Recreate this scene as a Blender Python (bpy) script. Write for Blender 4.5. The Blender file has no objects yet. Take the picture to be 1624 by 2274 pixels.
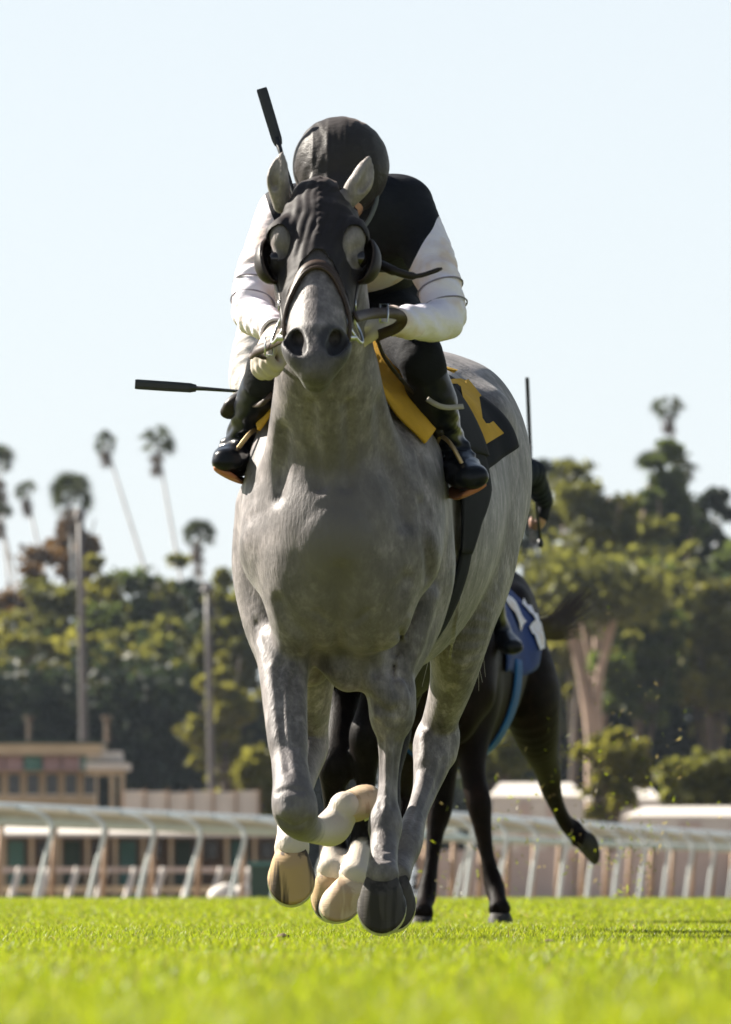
import bpy, bmesh, math, random
import numpy as np
from mathutils import Vector, Matrix

# ------------------------------------------------------------------ camera, world, sun, exposure
SC = bpy.context.scene
COL = SC.collection
F = 16200.0            # focal length in units of 1/1624 of the frame width
CH = 0.107             # camera lies almost on the turf
cam = bpy.data.cameras.new('camera')
camo = bpy.data.objects.new('camera', cam); COL.objects.link(camo)
camo.location = (0, 0, CH); camo.rotation_euler = (math.radians(90), 0, 0)
cam.sensor_fit = 'HORIZONTAL'; cam.sensor_width = 24.0
cam.lens = F / 1624 * 24.0
cam.shift_y = (2000 - 1137) / 1624
cam.clip_start = 0.5; cam.clip_end = 6000
cam.dof.use_dof = True; cam.dof.focus_distance = 19.8; cam.dof.aperture_fstop = cam.lens / 25.0
SC.camera = camo

SUN_EL = math.radians(35); SUN_AZ = math.radians(-58)      # azimuth from +Y (away from camera), negative = left
sd = Vector((math.sin(SUN_AZ) * math.cos(SUN_EL), math.cos(SUN_AZ) * math.cos(SUN_EL), math.sin(SUN_EL)))
W = bpy.data.worlds.new('World'); SC.world = W; W.use_nodes = True
wn = W.node_tree.nodes; wl = W.node_tree.links
sky = wn.new('ShaderNodeTexSky'); sky.sky_type = 'NISHITA'; sky.sun_disc = False
sky.sun_elevation = SUN_EL; sky.sun_rotation = SUN_AZ
sky.air_density = 1.0; sky.dust_density = 0.7; sky.ozone_density = 1.0
# pale haze layer hugging the whole horizon, thinning out with height
tcw = wn.new('ShaderNodeTexCoord'); sxw = wn.new('ShaderNodeSeparateXYZ'); wl.new(tcw.outputs['Generated'], sxw.inputs[0])
mrw = wn.new('ShaderNodeMapRange'); mrw.interpolation_type = 'SMOOTHSTEP'; mrw.inputs['From Min'].default_value = .09; mrw.inputs['From Max'].default_value = .50
mrw.inputs['To Min'].default_value = .8; mrw.inputs['To Max'].default_value = .10; wl.new(sxw.outputs[2], mrw.inputs['Value'])
hz = wn.new('ShaderNodeMix'); hz.data_type = 'RGBA'; wl.new(mrw.outputs[0], hz.inputs[0])
hz.inputs[7].default_value = (9.3, 10.0, 10.5, 1)
wl.new(sky.outputs[0], hz.inputs[6]); wl.new(hz.outputs[2], wn['Background'].inputs[0]); wn['Background'].inputs[1].default_value = 0.033
sun = bpy.data.lights.new('sun', 'SUN'); sun.energy = 5.0; sun.angle = math.radians(0.55); sun.color = (1.0, 0.93, 0.82)
suno = bpy.data.objects.new('sun', sun); COL.objects.link(suno)
suno.rotation_euler = (-sd).to_track_quat('-Z', 'Y').to_euler(); suno.location = (-10, 20, 20)
SC.view_settings.view_transform = 'Standard'; SC.view_settings.look = 'None'
SC.view_settings.exposure = 1.62; SC.view_settings.gamma = 1.0; SC.view_settings.use_curve_mapping = False
SC.cycles.max_bounces = 8; SC.cycles.transparent_max_bounces = 16
SC.cycles.use_denoising = True

rng = np.random.default_rng(7)
random.seed(7)

def P(u, v, Y):
    return np.array([(u - 812.0) / F * Y, Y, CH + (2000.0 - v) / F * Y])

# ------------------------------------------------------------------ object helpers
def tag(o, label=None, cat=None, group=None, kind=None):
    if label: o['label'] = label
    if cat: o['category'] = cat
    if group: o['group'] = group
    if kind: o['kind'] = kind
    return o

def empty(name, loc=(0, 0, 0)):
    o = bpy.data.objects.new(name, None); COL.objects.link(o); o.location = loc
    o.empty_display_size = 0.2
    return o

def link(o, parent=None):
    COL.objects.link(o)
    if parent is not None:
        o.parent = parent
        if parent.type == 'EMPTY':
            o.matrix_parent_inverse = Matrix.Translation(-Vector(parent.location))
    return o

def mesh_np(name, V, Fc, mat, parent=None, smooth=True, attr=None):
    """V (n,3); Fc list of (m,k) int arrays (k=3 or 4)"""
    if not isinstance(Fc, (list, tuple)): Fc = [Fc]
    Fc = [np.asarray(f, dtype=np.int32) for f in Fc if len(f)]
    me = bpy.data.meshes.new(name)
    V = np.ascontiguousarray(V, dtype=np.float32)
    me.vertices.add(len(V)); me.vertices.foreach_set('co', V.ravel())
    li = np.concatenate([f.ravel() for f in Fc]) if Fc else np.zeros(0, np.int32)
    tot = np.concatenate([np.full(len(f), f.shape[1], np.int32) for f in Fc]) if Fc else np.zeros(0, np.int32)
    st = np.concatenate([[0], np.cumsum(tot)[:-1]]).astype(np.int32) if len(tot) else tot
    me.loops.add(len(li)); me.loops.foreach_set('vertex_index', li)
    me.polygons.add(len(tot)); me.polygons.foreach_set('loop_start', st); me.polygons.foreach_set('loop_total', tot)
    me.polygons.foreach_set('use_smooth', np.full(len(tot), bool(smooth)))
    me.update(calc_edges=True); me.validate()
    if attr:
        for an, av in attr.items():
            a = me.attributes.new(an, 'FLOAT_COLOR', 'POINT')
            c = np.ones((len(V), 4), np.float32); c[:, :av.shape[1]] = av
            a.data.foreach_set('color', c.ravel())
    if mat is not None: me.materials.append(mat)
    o = bpy.data.objects.new(name, me)
    return link(o, parent)

class MB:
    """collects small shapes into one mesh"""
    def __init__(s): s.v = []; s.q = []; s.t = []; s.n = 0
    def add(s, V, Q=None, T=None):
        V = np.asarray(V, float)
        if Q is not None and len(Q): s.q.append(np.asarray(Q, int) + s.n)
        if T is not None and len(T): s.t.append(np.asarray(T, int) + s.n)
        s.v.append(V); s.n += len(V)
    def box(s, c, size, R=None):
        h = np.asarray(size, float) / 2
        V = np.array([[x, y, z] for z in (-1, 1) for y in (-1, 1) for x in (-1, 1)]) * h
        if R is not None: V = V @ np.asarray(R).T
        s.add(V + np.asarray(c, float), [[0, 2, 3, 1], [4, 5, 7, 6], [0, 1, 5, 4], [2, 6, 7, 3], [0, 4, 6, 2], [1, 3, 7, 5]])
    def tube(s, pts, r, seg=8, flat=1.0, side=None, cap=True):
        """tube along pts; r scalar or list; flat = ratio thickness/width; side = width direction"""
        pts = np.asarray(pts, float); n = len(pts)
        r = np.broadcast_to(np.asarray(r, float), (n,)) if np.ndim(r) < 2 else np.asarray(r)
        T = np.gradient(pts, axis=0); T /= np.linalg.norm(T, axis=1)[:, None] + 1e-12
        ref = np.array(side, float) if side is not None else (np.array([0, 0, 1.]) if abs(T[0, 2]) < .9 else np.array([1., 0, 0]))
        V = []
        ang = np.arange(seg) * 2 * np.pi / seg
        for i in range(n):
            rf = ref if ref.ndim == 1 else ref[i]
            u = rf - T[i] * np.dot(rf, T[i]); u /= np.linalg.norm(u) + 1e-12
            w = np.cross(T[i], u)
            if ref.ndim == 1: ref = u
            ring = pts[i] + r[i] * (np.cos(ang)[:, None] * u + flat * np.sin(ang)[:, None] * w)
            V.append(ring)
        V = np.concatenate(V); Q = []
        for i in range(n - 1):
            for j in range(seg):
                Q.append([i * seg + j, i * seg + (j + 1) % seg, (i + 1) * seg + (j + 1) % seg, (i + 1) * seg + j])
        Tt = []
        if cap:
            V = np.vstack([V, pts[0], pts[-1]]); a = n * seg
            for j in range(seg):
                Tt.append([a, (j + 1) % seg, j]); Tt.append([a + 1, (n - 1) * seg + j, (n - 1) * seg + (j + 1) % seg])
        s.add(V, Q, Tt)
    def build(s, name, mat, parent=None, smooth=False):
        V = np.concatenate(s.v); Fc = []
        if s.q: Fc.append(np.concatenate(s.q))
        if s.t: Fc.append(np.concatenate(s.t))
        return mesh_np(name, V, Fc, mat, parent, smooth)

def spline(pts, n):
    """Catmull-Rom through pts (k,d), n samples per span"""
    p = np.asarray(pts, float)
    p = np.vstack([2 * p[0] - p[1], p, 2 * p[-1] - p[-2]])
    out = []
    for i in range(1, len(p) - 2):
        t = np.linspace(0, 1, n, endpoint=False)[:, None]
        a, b, c, d = p[i - 1], p[i], p[i + 1], p[i + 2]
        out.append(0.5 * ((2 * b) + (c - a) * t + (2 * a - 5 * b + 4 * c - d) * t ** 2 + (3 * b - a - 3 * c + d) * t ** 3))
    out.append(p[-2][None])
    return np.concatenate(out)

# ------------------------------------------------------------------ materials
def lin(c):
    return tuple(((x / 255) / 12.92 if x / 255 <= 0.04045 else ((x / 255 + 0.055) / 1.055) ** 2.4) for x in c)
class NT:
    def __init__(s, name):
        s.m = bpy.data.materials.new(name); s.m.use_nodes = True
        s.n = s.m.node_tree.nodes; s.l = s.m.node_tree.links; s.b = s.n['Principled BSDF']
    def new(s, t, **kw):
        nd = s.n.new(t)
        for k, v in kw.items(): setattr(nd, k, v)
        return nd
    def noise(s, scale, detail=4, rough=.55, vec=None, dim='3D'):
        nd = s.n.new('ShaderNodeTexNoise'); nd.inputs['Scale'].default_value = scale
        nd.inputs['Detail'].default_value = detail; nd.inputs['Roughness'].default_value = rough
        if vec is not None: s.l.new(vec, nd.inputs['Vector'])
        return nd.outputs[0]
    def ramp(s, fac, stops):
        r = s.n.new('ShaderNodeValToRGB'); e = r.color_ramp.elements
        while len(e) < len(stops): e.new(0.5)
        for x, (p, c) in zip(e, stops): x.position = p; x.color = (*c, 1) if len(c) == 3 else c
        s.l.new(fac, r.inputs[0]); return r.outputs[0]
    def mix(s, fac, a, b, mode='MIX'):
        m = s.n.new('ShaderNodeMix'); m.data_type = 'RGBA'; m.blend_type = mode
        for idx, val in ((0, fac), (6, a), (7, b)):
            if hasattr(val, 'is_output'): s.l.new(val, m.inputs[idx])
            else: m.inputs[idx].default_value = val if idx == 0 else (*val, 1) if len(val) == 3 else val
        return m.outputs[2]
    def bump(s, h, strength=.3, dist=.01):
        b = s.n.new('ShaderNodeBump'); b.inputs['Strength'].default_value = strength; b.inputs['Distance'].default_value = dist
        s.l.new(h, b.inputs['Height']); s.l.new(b.outputs[0], s.b.inputs['Normal']); return b
    def color(s, c):
        if hasattr(c, 'is_output'): s.l.new(c, s.b.inputs['Base Color'])
        else: s.b.inputs['Base Color'].default_value = (*c, 1)
    def coords(s, kind='Object', scale=None):
        t = s.n.new('ShaderNodeTexCoord').outputs[kind]
        if scale is not None:
            mp = s.n.new('ShaderNodeMapping'); mp.inputs['Scale'].default_value = scale
            s.l.new(t, mp.inputs[0]); return mp.outputs[0]
        return t
    def set(s, **kw):
        for k, v in kw.items(): s.b.inputs[k.replace('_', ' ')].default_value = v
        return s

_M = {}
def simple(name, c, rough=.6, var=.25, scale=8, metal=0, bump=.15, bscale=60, bdist=.004, spec=.5, coat=0):
    if name in _M: return _M[name]
    n = NT(name); v = n.coords('Object')
    f = n.noise(scale, 5, .6, v)
    c = np.array(c, float)
    lo = np.clip(c * (1 - var), 0, 1); hi = np.clip(c * (1 + var), 0, 1)
    n.color(n.ramp(f, [(.25, tuple(lo)), (.75, tuple(hi))]))
    n.set(Roughness=rough, Metallic=metal); n.b.inputs['Specular IOR Level'].default_value = spec
    if coat: n.b.inputs['Coat Weight'].default_value = coat; n.b.inputs['Coat Roughness'].default_value = .12
    if bump: n.bump(n.noise(bscale, 3, .5, v), bump, bdist)
    _M[name] = n.m
    return n.m

# ------------------------------------------------------------------ implicit sculpting: smooth blends of tapered elliptic tubes
def nz(v):
    v = np.asarray(v, float); return v / (np.linalg.norm(v) + 1e-12)

class Field:
    def __init__(s): s.ops = []
    def tube(s, nodes, k=.03, side=(1, 0, 0), sub=5, neg=False, cap=1.0):
        """nodes: rows of x,y,z,ru,rv ; side = direction of ru"""
        a = np.asarray(nodes, float)
        sp = spline(a, sub) if len(a) > 1 else a
        sp[:, 3:5] = np.maximum(sp[:, 3:5], .002)
        s.ops.append(dict(kind='tube', sp=sp, side=nz(side), k=k, neg=neg, cap=cap)); return s
    def ell(s, c, r, R=None, k=.03, neg=False):
        """ellipsoid; R rows = local axes"""
        s.ops.append(dict(kind='ell', c=np.asarray(c, float), r=np.asarray(r, float), R=np.eye(3) if R is None else np.asarray(R, float), k=k, neg=neg)); return s
    @staticmethod
    def _ed(q, r):
        k0 = sum((a / b) ** 2 for a, b in zip(q, r)); k0 = np.sqrt(k0)
        k1 = np.sqrt(sum((a / (b * b)) ** 2 for a, b in zip(q, r))) + 1e-6
        return k0 * (k0 - 1) / k1
    def _segs(s, op):
        sp = op['sp']; out = []
        for i in range(len(sp) - 1):
            a, b = sp[i], sp[i + 1]
            w = nz(b[:3] - a[:3])
            u = nz(op['side'] - w * np.dot(op['side'], w)); v = np.cross(w, u)
            out.append((a, b, u, v, w, op['cap'] if i == len(sp) - 2 else 1.0))
        return out
    @staticmethod
    def _segd(seg, X, Y, Z):
        a, b, u, v, w, cap = seg
        d = b[:3] - a[:3]; L2 = float(d @ d) + 1e-12
        px, py, pz = X - a[0], Y - a[1], Z - a[2]
        t = np.clip((px * d[0] + py * d[1] + pz * d[2]) / L2, 0, 1)
        qx, qy, qz = px - t * d[0], py - t * d[1], pz - t * d[2]
        ru = a[3] + (b[3] - a[3]) * t; rv = a[4] + (b[4] - a[4]) * t
        rw = np.minimum(ru, rv) * cap
        return Field._ed((qx * u[0] + qy * u[1] + qz * u[2], qx * v[0] + qy * v[1] + qz * v[2], qx * w[0] + qy * w[1] + qz * w[2]), (ru, rv, rw))
    @staticmethod
    def _comb(A, d, k, neg):
        if neg:
            d = -d; h = np.clip(.5 - .5 * (A - d) / k, 0, 1)
            return A + (d - A) * h + k * h * (1 - h)
        h = np.clip(.5 + .5 * (A - d) / k, 0, 1)
        return A + (d - A) * h - k * h * (1 - h)
    def grid(s, xs, ys, zs):
        A = np.full((len(xs), len(ys), len(zs)), 1.0, np.float32)
        xs = xs.astype(np.float32); ys = ys.astype(np.float32); zs = zs.astype(np.float32)
        def rng_(lo, hi):
            i = [(np.searchsorted(c, l), np.searchsorted(c, h)) for c, l, h in zip((xs, ys, zs), lo, hi)]
            return i
        def box(i): return xs[i[0][0]:i[0][1]][:, None, None], ys[i[1][0]:i[1][1]][None, :, None], zs[i[2][0]:i[2][1]][None, None, :]
        for op in s.ops:
            k = op['k']; m = k + .012
            if op['kind'] == 'ell':
                e = np.sqrt(((op['R'] * op['r'][:, None]) ** 2).sum(0)) + m
                i = rng_(op['c'] - e, op['c'] + e)
                if any(b <= a for a, b in i): continue
                X, Y, Z = box(i); q = (X - op['c'][0], Y - op['c'][1], Z - op['c'][2])
                q = [q[0] * r[0] + q[1] * r[1] + q[2] * r[2] for r in op['R']]
                d = s._ed(q, op['r'])
                sl = tuple(slice(a, b) for a, b in i)
                A[sl] = s._comb(A[sl], d, k, op['neg'])
            else:
                sp = op['sp']; R = sp[:, 3:5].max() + m
                i0 = rng_((sp[:, :3] - R).min(0), (sp[:, :3] + R).max(0))
                if any(b <= a for a, b in i0): continue
                D = np.full(tuple(b - a for a, b in i0), 1.0, np.float32)
                for seg in s._segs(op):
                    r = max(seg[0][3:5].max(), seg[1][3:5].max()) + m
                    i = rng_(np.minimum(seg[0][:3], seg[1][:3]) - r, np.maximum(seg[0][:3], seg[1][:3]) + r)
                    if any(b <= a for a, b in i): continue
                    X, Y, Z = box(i); d = s._segd(seg, X, Y, Z)
                    sl = tuple(slice(a - c[0], b - c[0]) for (a, b), c in zip(i, i0))
                    D[sl] = np.minimum(D[sl], d)
                sl = tuple(slice(a, b) for a, b in i0)
                A[sl] = s._comb(A[sl], D, k, op['neg'])
        return A
    def moved(s, M):
        g = Field(); R = M[:3, :3]; t = M[:3, 3]
        for op in s.ops:
            q = dict(op)
            if op['kind'] == 'ell': q['c'] = R @ op['c'] + t; q['R'] = op['R'] @ R.T
            else: sp = op['sp'].copy(); sp[:, :3] = sp[:, :3] @ R.T + t; q['sp'] = sp; q['side'] = R @ op['side']
            g.ops.append(q)
        return g
    def at(s, p):
        """distance at points (n,3)"""
        p = np.asarray(p, float); A = np.full(len(p), 1.0)
        for op in s.ops:
            if op['kind'] == 'ell':
                q = (p - op['c']) @ op['R'].T
                d = s._ed((q[:, 0], q[:, 1], q[:, 2]), op['r'])
            else:
                if '_c' not in op:
                    sg = s._segs(op); op['_c'] = [np.array([g[i] for g in sg]) for i in range(6)]
                    R = op['sp'][:, 3:5].max() + op['k'] + .02; op['_b'] = ((op['sp'][:, :3] - R).min(0), (op['sp'][:, :3] + R).max(0))
                a, b, u, v, w, cp = op['_c']; d = np.full(len(p), 1.0)
                sel = np.where(((p > op['_b'][0]) & (p < op['_b'][1])).all(1))[0]
                if not len(sel): 
                    out = np.maximum(op['_b'][0] - p, p - op['_b'][1]); d = np.linalg.norm(np.maximum(out, 0), axis=1) + op['k'] + .02
                    A = np.minimum(A, d) if not op['neg'] else A
                    continue
                rest = np.ones(len(p), bool); rest[sel] = False
                if rest.any(): out = np.maximum(op['_b'][0] - p[rest], p[rest] - op['_b'][1]); d[rest] = np.linalg.norm(np.maximum(out, 0), axis=1) + op['k'] + .02
                for ch in np.array_split(sel, max(1, len(sel) * len(a) // 400000)):
                    q = p[ch][:, None, :] - a[None, :, :3]; dd = b[:, :3] - a[:, :3]; t = np.clip((q * dd).sum(2) / ((dd * dd).sum(1) + 1e-12), 0, 1)
                    q = q - t[..., None] * dd; ru = a[:, 3] + (b[:, 3] - a[:, 3]) * t; rv = a[:, 4] + (b[:, 4] - a[:, 4]) * t
                    d[ch] = s._ed(((q * u).sum(2), (q * v).sum(2), (q * w).sum(2)), (ru, rv, np.minimum(ru, rv) * cp)).min(1)
                if op['neg']: d = np.where(rest, 1.0, d)
            A = s._comb(A, d, op['k'], op['neg'])
        return A
    def bounds(s):
        lo = np.full(3, 1e9); hi = -lo
        for op in s.ops:
            if op['neg']: continue
            if op['kind'] == 'ell':
                e = np.sqrt(((op['R'] * op['r'][:, None]) ** 2).sum(0)); lo = np.minimum(lo, op['c'] - e); hi = np.maximum(hi, op['c'] + e)
            else:
                r = op['sp'][:, 3:5].max(1)[:, None]; lo = np.minimum(lo, (op['sp'][:, :3] - r).min(0)); hi = np.maximum(hi, (op['sp'][:, :3] + r).max(0))
        return lo - .03, hi + .03
    def surf(s, o, d, tmax=1.0, off=0.0):
        """march rays from outside: o (n,3) + t*d until distance <= off"""
        o = np.asarray(o, float); d = np.broadcast_to(np.asarray(d, float), o.shape); t = np.zeros(len(o)); hit = np.zeros(len(o), bool)
        for _ in range(45):
            dist = s.at(o + d * t[:, None]) - off
            hit |= np.abs(dist) < .0006
            t += np.where(hit, 0, dist * .8)
            if (hit | (t > tmax)).all(): break
        return o + d * t[:, None], hit | (t < tmax)

def surface_nets(A, xs, ys, zs, iso=0.0):
    A = A - iso; S = A < 0
    nx, ny, nz_ = A.shape
    c = np.zeros((nx - 1, ny - 1, nz_ - 1), np.uint8)
    for i in (0, 1):
        for j in (0, 1):
            for k in (0, 1): c += S[i:nx - 1 + i, j:ny - 1 + j, k:nz_ - 1 + k]
    act = np.argwhere((c > 0) & (c < 8)); del c
    I, J, K = act.T
    pos = np.zeros((len(act), 3)); cnt = np.zeros(len(act))
    corner = [(i, j, k) for i in (0, 1) for j in (0, 1) for k in (0, 1)]
    val = {q: A[I + q[0], J + q[1], K + q[2]].astype(float) for q in corner}
    for a in corner:
        for ax in range(3):
            if a[ax]: continue
            b = tuple(1 if m == ax else a[m] for m in range(3))
            va, vb = val[a], val[b]; cr = (va < 0) != (vb < 0)
            t = np.where(cr, va / np.where(cr, va - vb, 1), 0)
            p = np.stack([I + a[0] + (t if ax == 0 else 0), J + a[1] + (t if ax == 1 else 0), K + a[2] + (t if ax == 2 else 0)], 1)
            pos[cr] += p[cr]; cnt[cr] += 1
    pos /= cnt[:, None]
    V = np.stack([np.interp(pos[:, m], np.arange(len(cc)), cc) for m, cc in enumerate((xs, ys, zs))], 1)
    flat = (I.astype(np.int64) * (ny - 1) + J) * (nz_ - 1) + K
    idx = lambda i, j, k: np.searchsorted(flat, (i.astype(np.int64) * (ny - 1) + j) * (nz_ - 1) + k)
    Q = []
    for ax in range(3):
        sl0 = tuple(slice(0, -1) if m == ax else slice(1, -1) for m in range(3)); sl1 = tuple(slice(1, None) if m == ax else slice(1, -1) for m in range(3))
        e = np.argwhere(S[sl0] != S[sl1])
        if not len(e): continue
        e = e + np.array([0 if m == ax else 1 for m in range(3)])
        i, j, k = e.T; s0 = S[i, j, k]
        o = [m for m in range(3) if m != ax]
        def cell(du, dv):
            q = [i, j, k]; q[o[0]] = q[o[0]] - du; q[o[1]] = q[o[1]] - dv; return idx(*q)
        quad = np.stack([cell(1, 1), cell(0, 1), cell(0, 0), cell(1, 0)], 1)
        flip = s0 if ax != 1 else ~s0
        quad[~flip] = quad[~flip][:, ::-1]
        Q.append(quad)
    return V, np.concatenate(Q).astype(np.int32)

def relax(V, Q, it=2, lam=.5):
    e = np.concatenate([np.stack([Q[:, i], Q[:, (i + 1) % Q.shape[1]]], 1) for i in range(Q.shape[1])])
    e = np.concatenate([e, e[:, ::-1]]); n = len(V)
    deg = np.bincount(e[:, 0], minlength=n)[:, None] + 1e-9
    for i in range(it * 2):
        m = np.stack([np.bincount(e[:, 0], V[e[:, 1], a], n) for a in range(3)], 1) / deg
        V = V + (lam if i % 2 == 0 else -lam * 1.04) * (m - V)
    return V

def normals(V, Q):
    a = V[Q[:, 2]] - V[Q[:, 0]]; b = V[Q[:, 3 % Q.shape[1]]] - V[Q[:, 1]]
    if Q.shape[1] == 3: a = V[Q[:, 1]] - V[Q[:, 0]]; b = V[Q[:, 2]] - V[Q[:, 0]]
    fn = np.cross(a, b); N = np.zeros_like(V)
    for i in range(Q.shape[1]):
        for m in range(3): N[:, m] += np.bincount(Q[:, i], fn[:, m], len(V))
    return N / (np.linalg.norm(N, axis=1)[:, None] + 1e-12)

def tri(Q): return np.concatenate([Q[:, [0, 1, 2]], Q[:, [0, 2, 3]]]) if Q.shape[1] == 4 else Q

def clip(V, T, s):
    """keep the part of a triangle mesh where s > 0 (cut exactly along s = 0)"""
    V = np.asarray(V, float); s = np.where(np.abs(s) < 1e-7, 1e-7, s)
    pos = s > 0; n = pos[T].sum(1)
    keep = [T[n == 3]]; newV = []; base = len(V)
    ekey = {}
    def cut(a, b):
        lo = np.minimum(a, b); hi = np.maximum(a, b); t = s[lo] / (s[lo] - s[hi])
        return lo.astype(np.int64) * len(V) + hi, V[lo] + (V[hi] - V[lo]) * t[:, None]
    keys = []; pts = []
    def order(mask, want):
        t = T[mask].copy()
        for _ in range(2):
            bad = pos[t[:, 0]] != want
            # rotate until the odd vertex is first
            t[bad] = t[bad][:, [1, 2, 0]]
        return t
    t1 = order(n == 1, True); t2 = order(n == 2, False)
    k1a, p1a = cut(t1[:, 0], t1[:, 1]); k1b, p1b = cut(t1[:, 0], t1[:, 2])
    k2a, p2a = cut(t2[:, 0], t2[:, 1]); k2b, p2b = cut(t2[:, 0], t2[:, 2])
    K = np.concatenate([k1a, k1b, k2a, k2b]); Pn = np.concatenate([p1a, p1b, p2a, p2b])
    uq, first, inv = np.unique(K, return_index=True, return_inverse=True)
    inv = inv.ravel() + base; a1, b1, a2, b2 = np.split(inv, np.cumsum([len(k1a), len(k1b), len(k2a)]))
    VV = np.vstack([V, Pn[first]])
    TT = np.concatenate([keep[0], np.stack([t1[:, 0], a1, b1], 1), np.stack([a2, t2[:, 1], t2[:, 2]], 1), np.stack([a2, t2[:, 2], b2], 1)])
    used = np.unique(TT); mp = np.full(len(VV), -1); mp[used] = np.arange(len(used))
    return VV[used], mp[TT]

def vnoise(p, scale, seed=0):
    """smooth value noise in [-1,1] at points"""
    q = np.asarray(p) * scale + seed * 17.13; i = np.floor(q).astype(np.int64); f = q - i; f = f * f * (3 - 2 * f)
    def h(a, b, c):
        n = (a * 374761393 + b * 668265263 + c * 2147483647 + seed * 9176) & 0x7fffffff
        n = (n ^ (n >> 13)) * 1274126177 & 0x7fffffff
        return ((n ^ (n >> 16)) & 0xffff) / 32767.5 - 1
    r = 0
    for a in (0, 1):
        for b in (0, 1):
            for c in (0, 1):
                w = (f[:, 0] if a else 1 - f[:, 0]) * (f[:, 1] if b else 1 - f[:, 1]) * (f[:, 2] if c else 1 - f[:, 2])
                r = r + w * h(i[:, 0] + a, i[:, 1] + b, i[:, 2] + c)
    return r

def ax_(lo, hi, step, fine=None):
    """axis samples; fine = list of (lo,hi,step)"""
    out = [lo]; 
    while out[-1] < hi:
        st = step
        for a, b, s_ in (fine or []):
            if a <= out[-1] <= b: st = min(st, s_)
        out.append(out[-1] + st)
    return np.array(out)

def extract(Fd, sx, sy, sz, finey=None, finez=None, iso=0., it=2, lo=None, hi=None):
    l, h = Fd.bounds(); l = l if lo is None else np.asarray(lo, float); h = h if hi is None else np.asarray(hi, float)
    xs = ax_(l[0], h[0], sx); ys = ax_(l[1], h[1], sy, finey); zs = ax_(l[2], h[2], sz, finez)
    A = Fd.grid(xs, ys, zs)
    V, Q = surface_nets(A, xs, ys, zs, iso)
    return relax(V, Q, it), Q
# ------------------------------------------------------------------ setting: turf, ground, rails, buildings, trees
def gz(Y):
    t = np.clip((np.asarray(Y, float) - 38) / 30, 0, 1); return 0.10 * t * t * (3 - 2 * t)

def leaf_mat(name, diff, trans, fac=.5, var=.35, scale=.6, rough=.55):
    n = NT(name); v = n.coords('Object')
    f = n.noise(scale, 4, .65, v); d = np.array(diff); t = np.array(trans)
    cd = n.ramp(f, [(.3, tuple(d * (1 - var))), (.7, tuple(np.clip(d * (1 + var), 0, 1)))])
    ct = n.ramp(f, [(.3, tuple(t * (1 - var))), (.7, tuple(np.clip(t * (1 + var), 0, 1)))])
    n.color(cd); n.set(Roughness=rough); n.b.inputs['Specular IOR Level'].default_value = .25
    tr = n.new('ShaderNodeBsdfTranslucent'); n.l.new(ct, tr.inputs[0])
    mx = n.new('ShaderNodeMixShader'); mx.inputs[0].default_value = fac
    n.l.new(n.b.outputs[0], mx.inputs[1]); n.l.new(tr.outputs[0], mx.inputs[2])
    n.l.new(mx.outputs[0], n.n['Material Output'].inputs[0])
    return n.m

# ground far beyond the course, and the turf course itself
n = NT('dry_earth'); v = n.coords('Object')
n.color(n.ramp(n.noise(.15, 6, .6, v), [(.3, (.16, .12, .08)), (.7, (.26, .20, .14))])); n.set(Roughness=.95); n.bump(n.noise(3, 4, .6, v), .4, .05)
xs = np.array([-2500, -200, 200, 2500.]); ys = np.array([-200., 120, 400, 1200, 4000])
GV = np.array([[x, y, -.012] for y in ys for x in xs]); GQ = np.array([[j * 4 + i, j * 4 + i + 1, j * 4 + 5 + i, j * 4 + 4 + i] for j in range(4) for i in range(3)])
tag(mesh_np('ground', GV, [GQ], n.m, None, False), 'dry bare earth spreading out beyond the turf course', 'ground', kind='structure')

n = NT('turf_sward'); v = n.coords('Object')
c = n.ramp(n.noise(1.1, 5, .6, v), [(.28, (.10, .13, .011)), (.72, (.17, .195, .015))])
c = n.mix(n.ramp(n.noise(9, 5, .7, v), [(.55, (0, 0, 0)), (.78, (.55, .55, .55))]), c, (.20, .17, .05))
n.color(c); n.set(Roughness=.9); n.bump(n.noise(160, 3, .6, v), .8, .02)
ys = np.concatenate([np.linspace(-4, 34, 39), np.linspace(35, 76, 60)]); xs = np.linspace(-70, 70, 71)
TX, TY = np.meshgrid(xs, ys); TZ = gz(TY) + .006 * vnoise(np.stack([TX.ravel(), TY.ravel(), TX.ravel() * 0], 1), .7, 2).reshape(TX.shape) * (TY > 4)
TV = np.stack([TX, TY, TZ], 2).reshape(-1, 3); nx = len(xs)
TQ = np.array([[j * nx + i, j * nx + i + 1, (j + 1) * nx + i + 1, (j + 1) * nx + i] for j in range(len(ys) - 1) for i in range(nx - 1)])
tag(mesh_np('turf', TV, [TQ], n.m, None), 'bright green turf course mown short', 'turf', kind='structure')

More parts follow.
